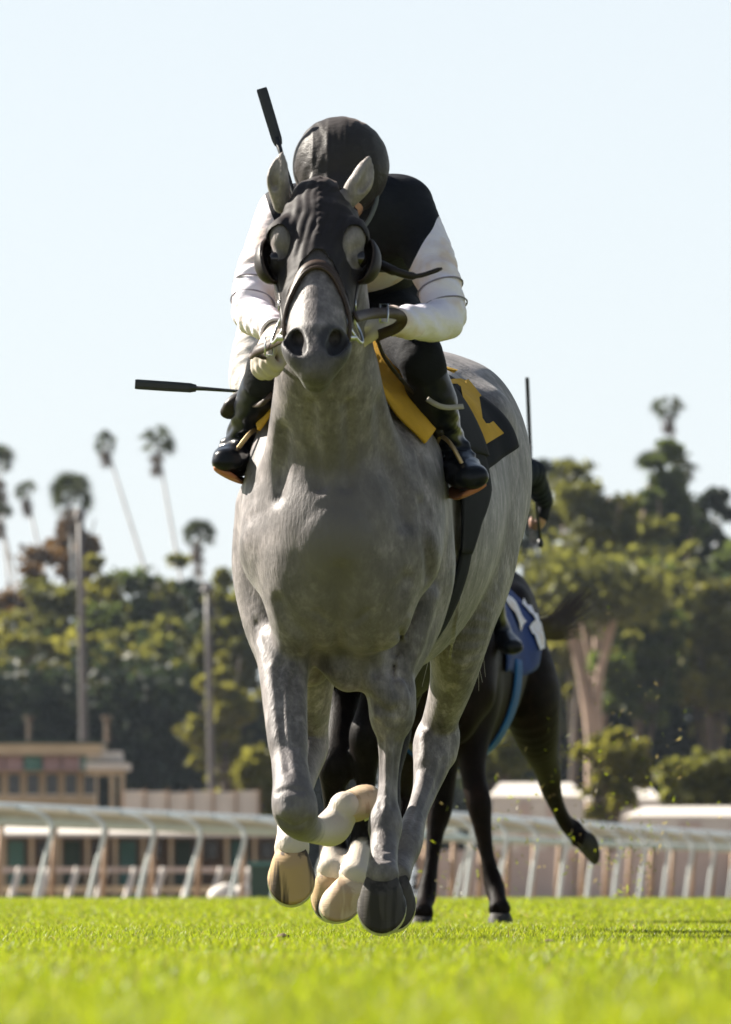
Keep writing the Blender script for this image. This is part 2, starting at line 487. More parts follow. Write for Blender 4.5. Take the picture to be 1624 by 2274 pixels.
def blades(name, n, y0, y1, hmin, hmax, w, mat, seed, label):
    r = np.random.default_rng(seed)
    Y = np.sqrt(r.uniform(y0 ** 2, y1 ** 2, n)); X = np.where(r.random(n) < .72, r.uniform(-1, 1, n) * (.056 * Y + .35), r.uniform(-1, 1, n) * (.056 * Y + 2.2))
    patch = vnoise(np.stack([X * 1.3, Y * .5, X * 0], 1), 1.2, 4) * .5 + vnoise(np.stack([X, Y, X * 0], 1), 3.1, 6) * .35
    H = r.uniform(hmin, hmax, n) * (1 + .35 * patch)
    tuft = r.random(n) < .02; H = np.where(tuft, H * 1.5, H)
    Z = gz(Y) - .004 + .006 * vnoise(np.stack([X, Y, X * 0], 1), .7, 2)
    a = r.uniform(0, 2 * np.pi, n); ln = r.uniform(.1, .75, n) * H; la = r.uniform(0, 2 * np.pi, n)
    ww = w * r.uniform(.6, 1.3, n)
    b = np.stack([X, Y, Z], 1); s = np.stack([np.cos(a), np.sin(a), a * 0], 1) * ww[:, None] / 2
    l = np.stack([np.cos(la), np.sin(la), la * 0], 1) * ln[:, None]; up = np.stack([H * 0, H * 0, H], 1)
    m = b + up * .55 + l * .3; t = b + up + l
    V = np.stack([b - s, b + s, m + s * .8, m - s * .8, t], 1).reshape(-1, 3)
    i = np.arange(n)[:, None] * 5
    col = np.clip(.5 + .5 * patch + r.normal(0, .28, n), 0, 1); dry = (r.random(n) < .05) * 1.0
    cc = np.repeat(np.stack([col, dry, col * 0], 1), 5, 0)
    return tag(mesh_np(name, V, [i + np.array([[0, 1, 2, 3]]), i + np.array([[3, 2, 4]])], mat, None, attr={'mask': cc}), label, 'grass', kind='stuff')

def grass_mat():
    n = NT('grass_blade')
    at = n.new('ShaderNodeAttribute', attribute_name='mask'); sp = n.new('ShaderNodeSeparateColor'); n.l.new(at.outputs['Color'], sp.inputs[0])
    def c(lo, hi, dry): return n.mix(sp.outputs[1], n.ramp(sp.outputs[0], [(0, lo), (1, hi)]), dry)
    n.color(c((.085, .115, .010), (.16, .185, .013), (.27, .22, .09))); n.set(Roughness=.45); n.b.inputs['Specular IOR Level'].default_value = .3
    tr = n.new('ShaderNodeBsdfTranslucent'); n.l.new(c((.22, .31, .012), (.40, .45, .016), (.38, .30, .11)), tr.inputs[0])
    mx = n.new('ShaderNodeMixShader'); mx.inputs[0].default_value = .5
    n.l.new(n.b.outputs[0], mx.inputs[1]); n.l.new(tr.outputs[0], mx.inputs[2]); n.l.new(mx.outputs[0], n.n['Material Output'].inputs[0])
    return n.m
M_grass = grass_mat()
blades('grass', 215000, 5.0, 23, .012, .028, .0032, M_grass, 11, 'short bright green grass in the foreground under the leading horse')
blades('grass', 115000, 23, 38, .014, .030, .0048, M_grass, 12, 'short bright green grass around the trailing horses')
blades('grass', 80000, 38, 75, .02, .045, .009, M_grass, 13, 'short bright green grass running up to the white rails')

# --- running rails
M_rail = simple('white_rail_paint', (.60, .66, .64), .4, .12, 2, 0, .1, 20)
M_railedge = simple('rail_green_edge', (.34, .42, .36), .5, .15, 2)
M_apron = simple('rail_apron_plastic', (.27, .29, .22), .5, .15, 2)
M_rust = simple('weathered_brown_post', (.34, .23, .15), .8, .3, 4)
def gooseneck_rail(A, B, n, label, lean, h=1.05, deep=.15, cap=M_rail, post=M_rail, reach=-.42, pr=.026, droop=0.0):
    root = empty('running_rail', (A[0], A[1], gz(A[1]))); tag(root, label, 'rail', 'running rails along the turf')
    A = np.array(A, float); B = np.array(B, float)
    d = B - A; dn = np.array([d[0], d[1], 0]) / np.linalg.norm(d); side = np.array([dn[1], -dn[0], 0])
    if side[1] > 0: side = -side                      # towards the camera side of the rail
    K = 40; pts = [np.array([*(A + d * t), gz(70) + h]) for t in np.linspace(0, 1, K)]
    mb = MB(); mb.tube([p + np.array([0, 0, -.02]) for p in pts], 0.040, 10); mb.build('rail', cap, root, True)
    mb = MB()
    for i in range(K - 1):      # sloping apron hung below the rail
        a, b = pts[i], pts[i + 1]; o = side * .02; q = -side * .10 - np.array([0, 0, deep])
        m0 = [a + o, b + o, b + q, a + q]; mb.add(m0 + [x - side * .012 for x in m0], [[0, 1, 2, 3], [7, 6, 5, 4], [3, 2, 6, 7], [0, 4, 5, 1]])
    mb.build('apron', M_apron, root, True)
    mb = MB(); mb.tube([p - side * .10 - np.array([0, 0, deep]) for p in pts], .022, 6); mb.build('lower_rail', M_railedge, root, True)
    for i in range(n):
        t = (i + .5) / n; q = A + d * t; z0 = gz(70) - .06
        b0 = np.array([q[0], q[1], 0]) - side * reach + dn * 0
        base = np.array([b0[0] - lean, b0[1], z0]); bend = np.array([b0[0], b0[1], gz(70) + h - .26])
        top = np.array([q[0], q[1], gz(70) + h - .03])
        c = [base, base + (bend - base) * .5, bend, bend * .62 + top * .38 + np.array([0, 0, .075]) + side * .02, top]
        m = MB(); m.tube(spline(c, 6), pr, 8); m.build('post', post, root, True)
    return root
def XY(u, Y): return ((u - 812) / F * Y, Y)
gooseneck_rail(XY(-160, 76), XY(1010, 104), 12, 'white gooseneck running rail curving past the left of the horses', .19)
gooseneck_rail(XY(850, 80), XY(1760, 118), 16, 'white gooseneck running rail to the right of the bay horse', .10, h=1.02)
# older straight rail behind with brown posts
def straight_rail(A, B, n, label, h, mat, matr, r=.033, lean=.06):
    root = empty('post_and_rail', (A[0], A[1], 0)); tag(root, label, 'rail', 'running rails along the turf')
    A = np.array(A); B = np.array(B); d = B - A; K = 24
    mb = MB(); mb.tube([np.array([*(A + d * t), gz(75) + h]) for t in np.linspace(0, 1, K)], .05, 8); mb.build('rail', matr, root, True)
    for i in range(n):
        q = A + d * (i + .3) / n; m = MB(); m.tube([np.array([q[0] - lean, q[1], -.01]), np.array([q[0], q[1], gz(75) + h])], r, 8); m.build('post', mat, root, True)
    return root
straight_rail(XY(-160, 83), XY(1100, 112), 13, 'older straight rail on weathered brown posts behind the left rail', .93, M_rust, M_railedge)
straight_rail(XY(860, 96), XY(1780, 128), 18, 'older straight rail on weathered brown posts behind the right rail', .86, M_rust, M_railedge, .04)

# --- low things between rails and trees
M_white = simple('white_paint', (.60, .55, .49), .6, .12, .5)
M_tan = simple('tan_stucco', (.42, .33, .22), .8, .2, .6)
M_teal = simple('teal_paint', (.06, .17, .16), .6, .25, .8)
M_darkgreen = simple('dark_green_paint', (.02, .05, .035), .6, .25, .8)
M_mauve = simple('mauve_panel', (.28, .20, .22), .7, .2, .8)
M_board = simple('brown_board', (.13, .09, .06), .85, .3, .8)  # dark brown boarding of the shed wall, also the vent pipes
M_pinkwall = simple('pinkish_wall', (.50, .40, .35), .85, .2, .6)
M_glass = simple('dark_window', (.03, .035, .04), .15, .2, 1)
def bx(mb, u0, u1, v0, v1, Y, dep):
    a = P(u0, v1, Y); b = P(u1, v0, Y); mb.box(((a[0] + b[0]) / 2, Y + dep / 2, (a[2] + b[2]) / 2), (b[0] - a[0], dep, b[2] - a[2]))
def part(name, mat, parent, *boxes):
    m = MB()
    for b in boxes: bx(m, *b)
    return m.build(name, mat, parent)
def groundz(Y): return 2000 + (CH + .012) * F / Y      # v of the ground at Y

# long white-roofed shed row
Y0 = 190; G = groundz(Y0)
sh = empty('shed_row', (*XY(260, Y0), 0)); tag(sh, 'long low shed row with a bright white roof behind the left rails', 'shed')
a = P(-150, 1816, Y0 + 5); b = P(690, 1850, Y0)
m = MB(); x0, x1 = P(-150, 0, Y0)[0], P(690, 0, Y0)[0]
m.add([[x0, Y0 - .6, P(0, 1851, Y0)[2]], [x1, Y0 - .6, P(0, 1851, Y0)[2]], [x1, Y0 + 4, P(0, 1811, Y0)[2]], [x0, Y0 + 4, P(0, 1811, Y0)[2]],
       [x0, Y0 - .6, P(0, 1859, Y0)[2]], [x1, Y0 - .6, P(0, 1859, Y0)[2]], [x1, Y0 + 4, P(0, 1820, Y0)[2]], [x0, Y0 + 4, P(0, 1820, Y0)[2]]],
      [[0, 1, 2, 3], [4, 7, 6, 5], [0, 4, 5, 1], [1, 5, 6, 2], [2, 6, 7, 3], [3, 7, 4, 0]]); m.build('roof', M_white, sh)
part('wall', M_board, sh, (-140, 680, 1852, G, Y0 + 2.2, .2))
for k, u in enumerate(np.arange(-120, 680, 62)):
    part('post', M_tan, sh, (u, u + 8, 1853, G, Y0 - .3, .12))
    if k % 2 == 0: d = part('door', M_teal if k % 4 else M_darkgreen, sh, (u + 14, u + 50, 1868, G, Y0 + 2.1, .1))
    else: part('window', M_glass, sh, (u + 18, u + 44, 1870, 1905, Y0 + 2.12, .08))
# low kickboard fence with slanting braces
Y0 = 140; G = groundz(Y0)
kf = empty('kickboard_fence', (*XY(300, Y0), 0)); tag(kf, 'low beige board fence with slanting braces behind the left rails', 'fence')
part('top_board', M_pinkwall, kf, (-120, 640, 1926, 1938, Y0, .06))
part('bottom_board', M_tan, kf, (-120, 640, 1968, 1984, Y0 + .05, .06))
for u in np.arange(-110, 640, 64):
    a, b = P(u, G, Y0 - .25), P(u + 26, 1928, Y0 - .02); m = MB(); m.tube([a, b], .06, 6); m.build('brace', M_white, kf)
# left stand with awnings
Y0 = 250; G = groundz(Y0)
st = empty('grandstand_building', (*XY(80, Y0), 0)); tag(st, 'tan flat-roofed building with teal awnings at the left edge', 'building')
part('wall', M_tan, st, (-260, 210, 1712, G, Y0 + 1.5, 3))
part('fascia', M_tan, st, (-260, 225, 1652, 1676, Y0 - .3, 5.0))
rf = part('roof', M_darkgreen, st, (-262, 227, 1646, 1651.5, Y0 - .4, 5.2))
part('porch_roof', M_white, st, (190, 283, 1694, 1708, Y0 - .4, 4))
part('roof_unit', M_white, st, (192, 268, 1668, 1689, Y0 + .2, 2.5))
part('porch_beam', M_tan, st, (192, 278, 1709, 1722, Y0 - .2, .2))
for u in (244, 266): part('column', M_tan, st, (u, u + 10, 1722.5, G, Y0 - .2, .18))
for k, u in enumerate(range(-240, 190, 42)):
    part('awning', M_teal if k % 3 == 1 else M_mauve, st, (u, u + 38, 1679, 1711, Y0 + .4, 1.0))
    w = part('window', M_glass, st, (u + 6, u + 32, 1720, 1764, Y0 + 1.42, .06)); part('frame', M_white, w, (u + 4, u + 34, 1764.5, 1768, Y0 + 1.4, .1))
for u in (66, 238):
    m = MB(); m.tube([P(u, 1651, Y0 + 1), P(u, 1598, Y0 + 1)], .09, 6); pl = m.build('vent_pipe', M_board, st)
    m = MB(); m.tube([P(u, 1598, Y0 + 1), P(u, 1590, Y0 + 1)], .17, 8); m.build('cowl', M_board, pl)
# pale walls and tents
def wall_thing(name, label, cat, u0, u1, v0, Y, mat, n):
    e = empty(name, (*XY((u0 + u1) / 2, Y), 0)); tag(e, label, cat); G = groundz(Y)
    w = (u1 - u0) / n
    for k in range(n): part('panel', mat, e, (u0 + k * w + .8, u0 + (k + 1) * w - .8, v0 + (k * 37 % 5), G, Y, .12))
    for k in range(n + 1): part('post', M_rust, e, (u0 + k * w - 2, u0 + k * w + 2, v0 - 5, G, Y - .14, .12))
    return e
wall_thing('panel_wall', 'white panel wall beyond the shed roof, left of the grey horse', 'wall', 272, 575, 1756, 215, M_white, 6)
wall_thing('panel_wall', 'pinkish panel wall low behind the right-hand rails', 'wall', 930, 1800, 1888, 150, M_pinkwall, 5)
def tent(label, u0, u1, v0, v1, Y):
    e = empty('white_pavilion', (*XY((u0 + u1) / 2, Y), 0)); tag(e, label, 'pavilion', 'white pavilions behind the rails'); G = groundz(Y)
    a, b = P(u0, v1, Y), P(u1, v1, Y); zt = P(0, v0, Y)[2]; zb = a[2]; D = 6.0; xm0 = a[0] + (b[0] - a[0]) * .12; xm1 = b[0] - (b[0] - a[0]) * .12
    m = MB(); m.add([[a[0], Y, zb], [b[0], Y, zb], [b[0], Y + D, zb], [a[0], Y + D, zb], [xm0, Y + D / 2, zt], [xm1, Y + D / 2, zt]], [[0, 1, 5, 4], [2, 3, 4, 5]], [[1, 2, 5], [3, 0, 4]]); m.build('roof', M_white, e)
    part('front_wall', M_white, e, (u0 + 3, u1 - 3, v1 + .5, G, Y + .05, .06)); part('back_wall', M_white, e, (u0 + 3, u1 - 3, v1 + .5, G, Y + D - .1, .06))
    for q in (.3, .6): part('door', M_pinkwall, e, (u0 + (u1 - u0) * q, u0 + (u1 - u0) * (q + .12), v1 + 12, G, Y - .02, .05))
tent('white pavilion right of the bay horse under the round bushes', 1090, 1300, 1735, 1768, 230)
tent('white pavilion at the right edge below the olive bush', 1395, 1780, 1788, 1812, 200)
tent('narrow white pavilion between the two round bushes on the right', 1305, 1470, 1745, 1775, 260)
# bin and sacks by the rail
bn = empty('green_bin', (*XY(578, 98), 0)); tag(bn, 'dark green bin standing by the rails behind the raised forefoot', 'bin')
part('body', M_darkgreen, bn, (556, 606, 1922, groundz(98), 98, .35)); part('lid', M_teal, bn, (553, 609, 1914, 1921.5, 97.97, .41))
for k, (u, w, lab) in enumerate(((492, 30, 'larger white sack slumped beside the green bin'), (533, 20, 'smaller white sack slumped right beside the green bin'))):
    f = Field(); c = P(u, 1990, 108); f.ell(c, (w / 150, .2, .15), k=.05); f.ell(c + [.08, 0, .09], (w / 240, .15, .09), k=.08)
    V, Q = extract(f, .02, .02, .02); tag(mesh_np('white_sack', V + .015 * vnoise(V, 9, 3)[:, None], Q, M_white), lab, 'sack', 'white sacks by the rail')
# lamp masts
M_mast = simple('pale_mast_paint', (.10, .09, .088), .6, .15, .4)
for u, v0, Y, w, lab in ((184, 1150, 265, .15, 'taller pale lamp mast rising from the shed row at left'), (467, 1312, 275, .14, 'shorter pale lamp mast beside the grey horse')):
    e = empty('lamp_mast', (*XY(u, Y), 0)); tag(e, lab, 'mast', 'lamp masts')
    m = MB(); a = P(u + 8, groundz(Y), Y); b = P(u - 6, v0, Y); m.tube([a + (b - a) * t for t in np.linspace(0, 1, 6)], np.linspace(w * 1.15, w * .72, 6), 10); m.build('pole', M_mast, e, True)
    m = MB(); m.tube([b, b + [0, 0, .35]], [.26, .10], 8); m.build('lamp_head', M_mast, e)

# --- trees
M_bark = simple('pale_bark', (.33, .24, .18), .9, .35, .7); M_bark_d = simple('dark_bark', (.09, .07, .055), .9, .35, .7)
FOL = [leaf_mat('olive_leaves', (.085, .092, .024), (.19, .19, .035), .46), leaf_mat('green_leaves', (.055, .072, .022), (.115, .15, .03), .46),
       leaf_mat('deep_leaves', (.026, .036, .020), (.03, .045, .016), .35), leaf_mat('rusty_leaves', (.10, .062, .028), (.16, .09, .03), .4), leaf_mat('yellow_leaves', (.11, .108, .024), (.27, .255, .04), .48)]
def leaves(r, C, R, n, size):
    """n leaf-clump faces in a rough ellipsoid"""
    d = r.normal(size=(n, 3)); d /= np.linalg.norm(d, axis=1)[:, None]
    p = C + r.normal(0, .58, (n, 3)) * R + d * R * .22
    a = r.normal(size=(n, 3)); a /= np.linalg.norm(a, axis=1)[:, None]; b = np.cross(a, r.normal(size=(n, 3))); b /= np.linalg.norm(b, axis=1)[:, None]
    s = size * r.uniform(.6, 1.4, n)[:, None]
    return np.stack([p - a * s, p + b * s * .55, p + a * s, p - b * s * .55], 1).reshape(-1, 3)
def tree(name, label, u, v0, v1, Y, wid, fol, seed, nc=18, nl=230, size=.32, trunk=M_bark_d, tr=.22, lean=0, group='trees behind the course', flat=.8, limbs=5, depth=.8):
    """u centre, crown from v0 (top) to v1 (bottom), wid = crown width in px"""
    r = np.random.default_rng(seed); s = F / Y
    base = np.array([*XY(u + lean, Y), 0.0]); top = P(u, v0, Y); bot = P(u, v1, Y)
    rx = wid / s / 2; hz = (top[2] - bot[2]) / 2; cc = (top + bot) / 2
    root = empty(name, tuple(base)); tag(root, label, 'tree', group)
    m = MB(); kn = cc + [0, 0, -hz * .35]
    tp = spline([base - [0, 0, .2], base * .6 + kn * .4 + r.normal(0, .15, 3), kn], 5); m.tube(tp, np.linspace(tr, tr * .6, len(tp)), 8)
    ends = []
    for k in range(limbs):
        a = r.uniform(0, 2 * np.pi); e = cc + np.array([np.cos(a) * rx * .7, np.sin(a) * rx * depth * .7, r.uniform(-.1, .8) * hz])
        st_ = tp[r.integers(len(tp) // 2, len(tp))]; q = spline([st_, st_ * .5 + e * .5 + [0, 0, .06 * hz], e], 4); m.tube(q, np.linspace(tr * .5, tr * .12, len(q)), 6)
    m.build('trunk', trunk, root, True)
    Vs = []
    for k in range(nc):
        d = r.normal(size=3); d /= np.linalg.norm(d)
        q = r.uniform(.25, 1.0) ** .7; lob = 1 + .28 * math.sin(3 * math.atan2(d[1], d[0]) + seed) + .2 * r.normal()
        c = cc + d * np.array([rx, rx * depth, hz]) * q * min(lob, 1.25) * .9
        R = np.array([rx * r.uniform(.7, 1.5), rx * depth, rx * flat * r.uniform(.5, 1.1)]) * r.uniform(.09, .24)
        Vs.append(leaves(r, c, R, int(nl * R[0] * R[2] / (rx * rx * .03)) + 40, size))
    V = np.concatenate(Vs); Q = np.arange(len(V)).reshape(-1, 4)
    mesh_np('crown', V, [Q], FOL[fol], root, False)
    return root
T = [ # u, v0, v1, Y, wid, fol, label
 (60, 1225, 1560, 400, 210, 3, 'rusty brown-leaved tree at the left edge'), (170, 1120, 1330, 405, 120, 3, 'thin brownish tree top beside the lamp mast'),
 (150, 1290, 1700, 385, 230, 1, 'green rounded tree in front of the rusty tree'), (300, 1230, 1620, 395, 250, 1, 'broad green tree left of the leaning palms'),
 (385, 1200, 1560, 400, 170, 0, 'olive tree crown under the taller leaning palm'), (470, 1250, 1640, 390, 190, 2, 'dark tree beside the shorter lamp mast'),
 (245, 1380, 1720, 370, 260, 4, 'yellowish bush lit along its top at left'), (30, 1370, 1720, 372, 240, 4, 'yellow-green bush at the far left below the rusty tree'),
 (400, 1400, 1740, 368, 240, 0, 'olive bushy tree in the middle of the left hedge'), (525, 1250, 1700, 360, 170, 0, 'olive-yellow tree just left of the grey horse'),
 (575, 1640, 1860, 250, 110, 4, 'small bright bush beside the raised foreleg'),
 (1200, 1010, 1420, 400, 130, 2, 'dark upright tree behind the grey horse rump'), (1245, 1180, 1560, 365, 210, 4, 'yellow-green tree top right of the raised whip'),
 (1330, 1050, 1400, 350, 300, 0, 'large olive gum tree with pale forked trunk'), (1480, 1000, 1380, 380, 190, 1, 'dark gum crown under the right-hand palm'),
 (1560, 1090, 1320, 390, 150, 2, 'sparse dark tree with sky gaps at the right'), (1420, 1270, 1620, 345, 220, 1, 'mid green hanging tree right of the pale trunks'),
 (1580, 1275, 1660, 350, 250, 4, 'yellow-green tree mass at the right edge'), (1230, 1300, 1700, 355, 200, 0, 'dull olive tree behind the bay horse tail'),
 (1360, 1600, 1800, 225, 170, 4, 'bright round bush with three lobes behind the turf spray'), (1560, 1645, 1830, 215, 200, 0, 'olive round bush above the right pavilion'),
 (95, 1260, 1600, 380, 200, 0, 'olive tree left of the taller lamp mast'), (225, 1225, 1520, 392, 150, 4, 'yellow-tipped tree right of the taller lamp mast'), (345, 1330, 1700, 376, 230, 0, 'dull olive tree midway between the two lamp masts'), (500, 1420, 1780, 340, 170, 4, 'yellow-green shrub low beside the shorter lamp mast'), (1290, 1250, 1560, 352, 170, 4, 'yellow-green crown above the pale bare trunks'), (1500, 1200, 1500, 362, 210, 0, 'olive tree below the pair of palms'), (1100, 1600, 1800, 240, 150, 0, 'olive bush seen between the bay horse legs'), (1680, 1100, 1600, 370, 200, 1, 'green tree cut by the right edge'), (-60, 1250, 1700, 385, 180, 2, 'dark tree cut by the left edge'),
]
for k, (u, v0, v1, Y, wid, fol, lab) in enumerate(T):
    gum = 'gum tree with pale' in lab
    tree('gum_tree' if 'gum' in lab else 'bush' if 'bush' in lab else 'tree', lab, u, v0, v1, Y, wid, fol, 100 + k, nc=64 if wid > 180 else 44, nl=100, trunk=M_bark if 'gum' in lab else M_bark_d,
         tr=.42 if gum else .28, limbs=7 if gum else 5, size=.30 if Y > 300 else .18, lean=-20 if gum else 0, group='bushes behind the course' if 'bush' in lab else 'trees behind the course')
# pale gum trunks standing in front of the dark hedge
for k, (pts, rr, lab) in enumerate((([(1316, 1720), (1312, 1620), (1292, 1500), (1268, 1410), (1240, 1330)], .30, 'pale bare gum trunk leaning left behind the bay tail'),
                      ([(1330, 1720), (1326, 1600), (1332, 1500), (1352, 1420), (1375, 1330)], .26, 'pale bare gum trunk leaning right behind the bay tail'))):
    e = empty('bare_gum_tree', (*XY(pts[0][0], 335), 0)); tag(e, lab, 'tree', 'pale bare gum trees')
    p = [np.array([P(pts[0][0], 0, 335)[0], 335, -.1])] + [P(u, v, 335) for u, v in pts]
    m = MB(); q = spline(p, 5); m.tube(q, np.linspace(rr * 1.2, rr * .5, len(q)), 8); m.build('trunk', M_bark, e, True)
    m = MB(); a = q[-8]; b = P(pts[-1][0] + (45 if k == 0 else -30), 1340, 335); m.tube(spline([a, (a + b) / 2 + [0, 0, .3], b], 4), np.linspace(rr * .5, rr * .2, 9), 6); m.build('limb', M_bark, e, True)
    Vv = leaves(np.random.default_rng(55 + k), P(pts[-1][0], 1310, 335), np.array([2.2, 1.6, 1.4]), 900, .3); mesh_np('crown', Vv, [np.arange(len(Vv)).reshape(-1, 4)], FOL[0], e, False)
# the dense dark hedge below the crowns
def hedge(label, u0, u1, prof, Y, seed, fol=2):
    r = np.random.default_rng(seed); e = empty('hedge', (*XY((u0 + u1) / 2, Y), 0)); tag(e, label, 'hedge', 'tall dark hedges')
    Vs = []; us = np.linspace(u0, u1, int((u1 - u0) / 26))
    for u in us:
        vt = np.interp(u, [p[0] for p in prof], [p[1] for p in prof]); zt = P(u, vt, Y)[2]
        for q in range(3):
            c = np.array([P(u + r.normal(0, 8), 0, Y)[0], Y + r.uniform(-1, 2), zt * (.2 + .3 * q)]); Vs.append(leaves(r, c, np.array([1.0, 1.3, zt * .24]), 260, .34))
    V = np.concatenate(Vs); mesh_np('foliage', V, [np.arange(len(V)).reshape(-1, 4)], FOL[fol], e, False)
    # woody core
    m = MB()
    for u in us[::2]: 
        vt = np.interp(u, [p[0] for p in prof], [p[1] for p in prof]); zt = P(u, vt, Y)[2]; x = P(u, 0, Y)[0]
        m.tube([[x, Y + 1.5, -.1], [x + r.normal(0, .2), Y + 1.5, zt * .85]], .5, 6)
    m.build('stems', M_bark_d, e, True)
hedge('tall dark hedge filling the left behind the shed row', -140, 800, [(-140, 1490), (150, 1530), (350, 1500), (520, 1590), (800, 1590)], 362, 71)
hedge('tall dark hedge filling the right behind the bay horse', 960, 1800, [(960, 1540), (1280, 1430), (1480, 1380), (1800, 1400)], 358, 72)
# --- fan palms
M_frond = leaf_mat('palm_frond', (.035, .045, .018), (.05, .06, .02), .35); M_skirt = leaf_mat('dead_palm_skirt', (.10, .07, .04), (.08, .05, .03), .3)
M_ptrunk = simple('palm_trunk_bark', (.62, .62, .60), .9, .25, .6)
def palm(u, v, ub, vb, Y, r_px, label, seed, skirt=1.0, n=34):
    r = np.random.default_rng(seed); c = P(u, v, Y); R = 1.3 * r_px / (F / Y)
    b0 = P(ub, vb, Y); dirn = c - b0; base = c - dirn * (c[2] / dirn[2])
    root = empty('fan_palm', tuple(base)); tag(root, label, 'palm', 'fan palms on the skyline')
    m = MB(); q = spline([base - [0, 0, .2], base * .5 + c * .5 + [.12 * R, 0, 0], c - dirn / np.linalg.norm(dirn) * R * .3], 6); m.tube(q, np.linspace(.15, .09, len(q)), 8); m.build('trunk', M_ptrunk, root, True)
    def fan(cen, d, size, ns=9):
        d = nz(d); s = nz(np.cross(d, r.normal(size=3))); nrm = np.cross(s, d); Vv = []; 
        hub = cen + d * size * .45
        Vv += [cen - s * .03, cen + s * .03, hub + s * .02, hub - s * .02]
        for k in range(ns):
            a = (k / (ns - 1) - .5) * 2.0; t = d * np.cos(a) + s * np.sin(a); w = np.cross(t, nrm) * size * .042; tip = hub + t * size * .62 + np.array([0, 0, -.12 * size])
            Vv += [hub - w * .2, hub + t * size * .3 + w, tip, hub + t * size * .3 - w]
        return np.array(Vv)
    Vs = []
    for k in range(n - 8):
        el = r.uniform(-.5, 1.4); az = r.uniform(0, 2 * np.pi); Vs.append(fan(c, [np.cos(az) * np.cos(el), np.sin(az) * np.cos(el), np.sin(el)], R * r.uniform(.62, 1.25), 8))
    V = np.concatenate(Vs); mesh_np('crown', V, [np.arange(len(V)).reshape(-1, 4)], M_frond, root, False)
    Vs = []
    for k in range(int(26 * skirt)):
        az = r.uniform(0, 2 * np.pi); el = r.uniform(-1.45, -.95); Vs.append(fan(c - [0, 0, R * r.uniform(.1, .9 * skirt)], [np.cos(az) * np.cos(el), np.sin(az) * np.cos(el), np.sin(el)], R * .75, 5))
    V = np.concatenate(Vs); mesh_np('dead_skirt', V, [np.arange(len(V)).reshape(-1, 4)], M_skirt, root, False)
palm(235, 985, 300, 1200, 480, 27, 'leaning fan palm, left of the tall pair on the skyline', 1)
palm(349, 985, 384, 1200, 470, 34, 'largest leaning fan palm nearest the grey horse at left', 2, 1.2)
palm(60, 1093, 85, 1220, 500, 25, 'small fan palm low on the left skyline', 3, 1.3)
palm(157, 1105, 158, 1230, 400, 44, 'bushy fan palm behind the taller lamp mast', 4, 1.0, 46)
palm(440, 1186, 444, 1270, 420, 30, 'dark fan palm just above the hedge beside the shorter mast', 5, 2.0, 60)
palm(-4, 1035, 10, 1230, 480, 38, 'fan palm half cut by the left edge', 6, 1.8)
palm(0, 1140, 24, 1250, 470, 24, 'lower fan palm at the left edge', 8, 1.4)
palm(1485, 908, 1506, 1030, 470, 30, 'tall lone fan palm on the right skyline', 7)
palm(1455, 1035, 1462, 1120, 430, 34, 'fan palm among the right gum crowns, left of a pair', 9, .9)
palm(1508, 1045, 1512, 1130, 425, 36, 'fan palm among the right gum crowns, right of a pair', 10, .9)
palm(1590, 1140, 1592, 1250, 430, 36, 'fan palm low at the right edge', 12, .8)
palm(1255, 1055, 1258, 1150, 430, 34, 'fan palm peeking out above the olive gum crown', 13, .8)
# ------------------------------------------------------------------ horses
def N5(u, v, Y, ru, rv): return [*P(u, v, Y), ru, rv]

# torso, neck and head of a galloping thoroughbred, laid out for the leading horse
TORSO = [(-.067, 17.93, 1.00, .12, .13), (-.062, 18.06, 1.03, .20, .25), (-.045, 18.28, 1.08, .220, .35), (-.01, 18.55, 1.10, .265, .42),
         (.03, 18.85, 1.09, .295, .41), (.075, 19.2, 1.15, .295, .385), (.118, 19.5, 1.225, .27, .34), (.155, 19.78, 1.285, .265, .315),
         (.185, 20.03, 1.25, .215, .265), (.21, 20.22, 1.19, .11, .16)]
LAT = nz((.991, -.132, 0)); FWD = nz((-.132, -.991, 0)); UP = np.array([0, 0, 1.])

def body_field():
    f = Field()
    f.tube(TORSO, k=.05, side=LAT, sub=9)
    # croup and haunch masses
    for s in (-1, 1):
        c = np.array([.14, 19.72, 1.225])
        f.ell(c + LAT * s * .155, (.135, .33, .30), (LAT, FWD, UP), k=.10)
        f.ell(np.array([.118, 19.48, 1.40]) + LAT * s * .215, (.045, .085, .05), (LAT, FWD, UP), k=.09)       # point of hip
        # shoulder blade mass and point of shoulder
        f.tube([(*(np.array([-.03, 18.42, 1.38]) + LAT * s * .10), .07, .17), (*(np.array([-.05, 18.22, 1.14]) + LAT * s * .168), .076, .17),
                (*(np.array([-.062, 18.07, .97]) + LAT * s * .175), .075, .11)], k=.08, side=LAT)
        # pectorals
        f.ell(np.array([-.064, 18.03, .90]) + LAT * s * .085, (.095, .10, .15), (LAT, FWD, UP), k=.08)
    # rib/belly muscle, withers
    f.tube([(-.035, 18.35, 1.44, .06, .07), (-.005, 18.6, 1.50, .06, .07), (.03, 18.85, 1.47, .06, .06)], k=.1, side=LAT)
    return f

NECK = [(752, 1190, 18.26, .165, .26), (742, 1040, 18.12, .142, .23), (733, 920, 17.99, .124, .185), (727, 800, 17.86, .115, .15), (721, 650, 17.76, .105, .135), (714, 500, 17.72, .085, .115)]
HO = P(707, 402, 17.60); HT = P(702, 797, 17.22)
HA = nz(HT - HO); HL = nz(np.cross(HA, np.array([0, 0, 1.]))); HL = HL if HL[0] > 0 else -HL
HN = np.cross(HA, HL); HN = HN if HN[1] < 0 else -HN
HLEN = float(np.linalg.norm(HT - HO))
def HP(t, l, n): return HO + HA * t + HL * l + HN * n        # head frame: along face, lateral (viewer right +), dorsal normal

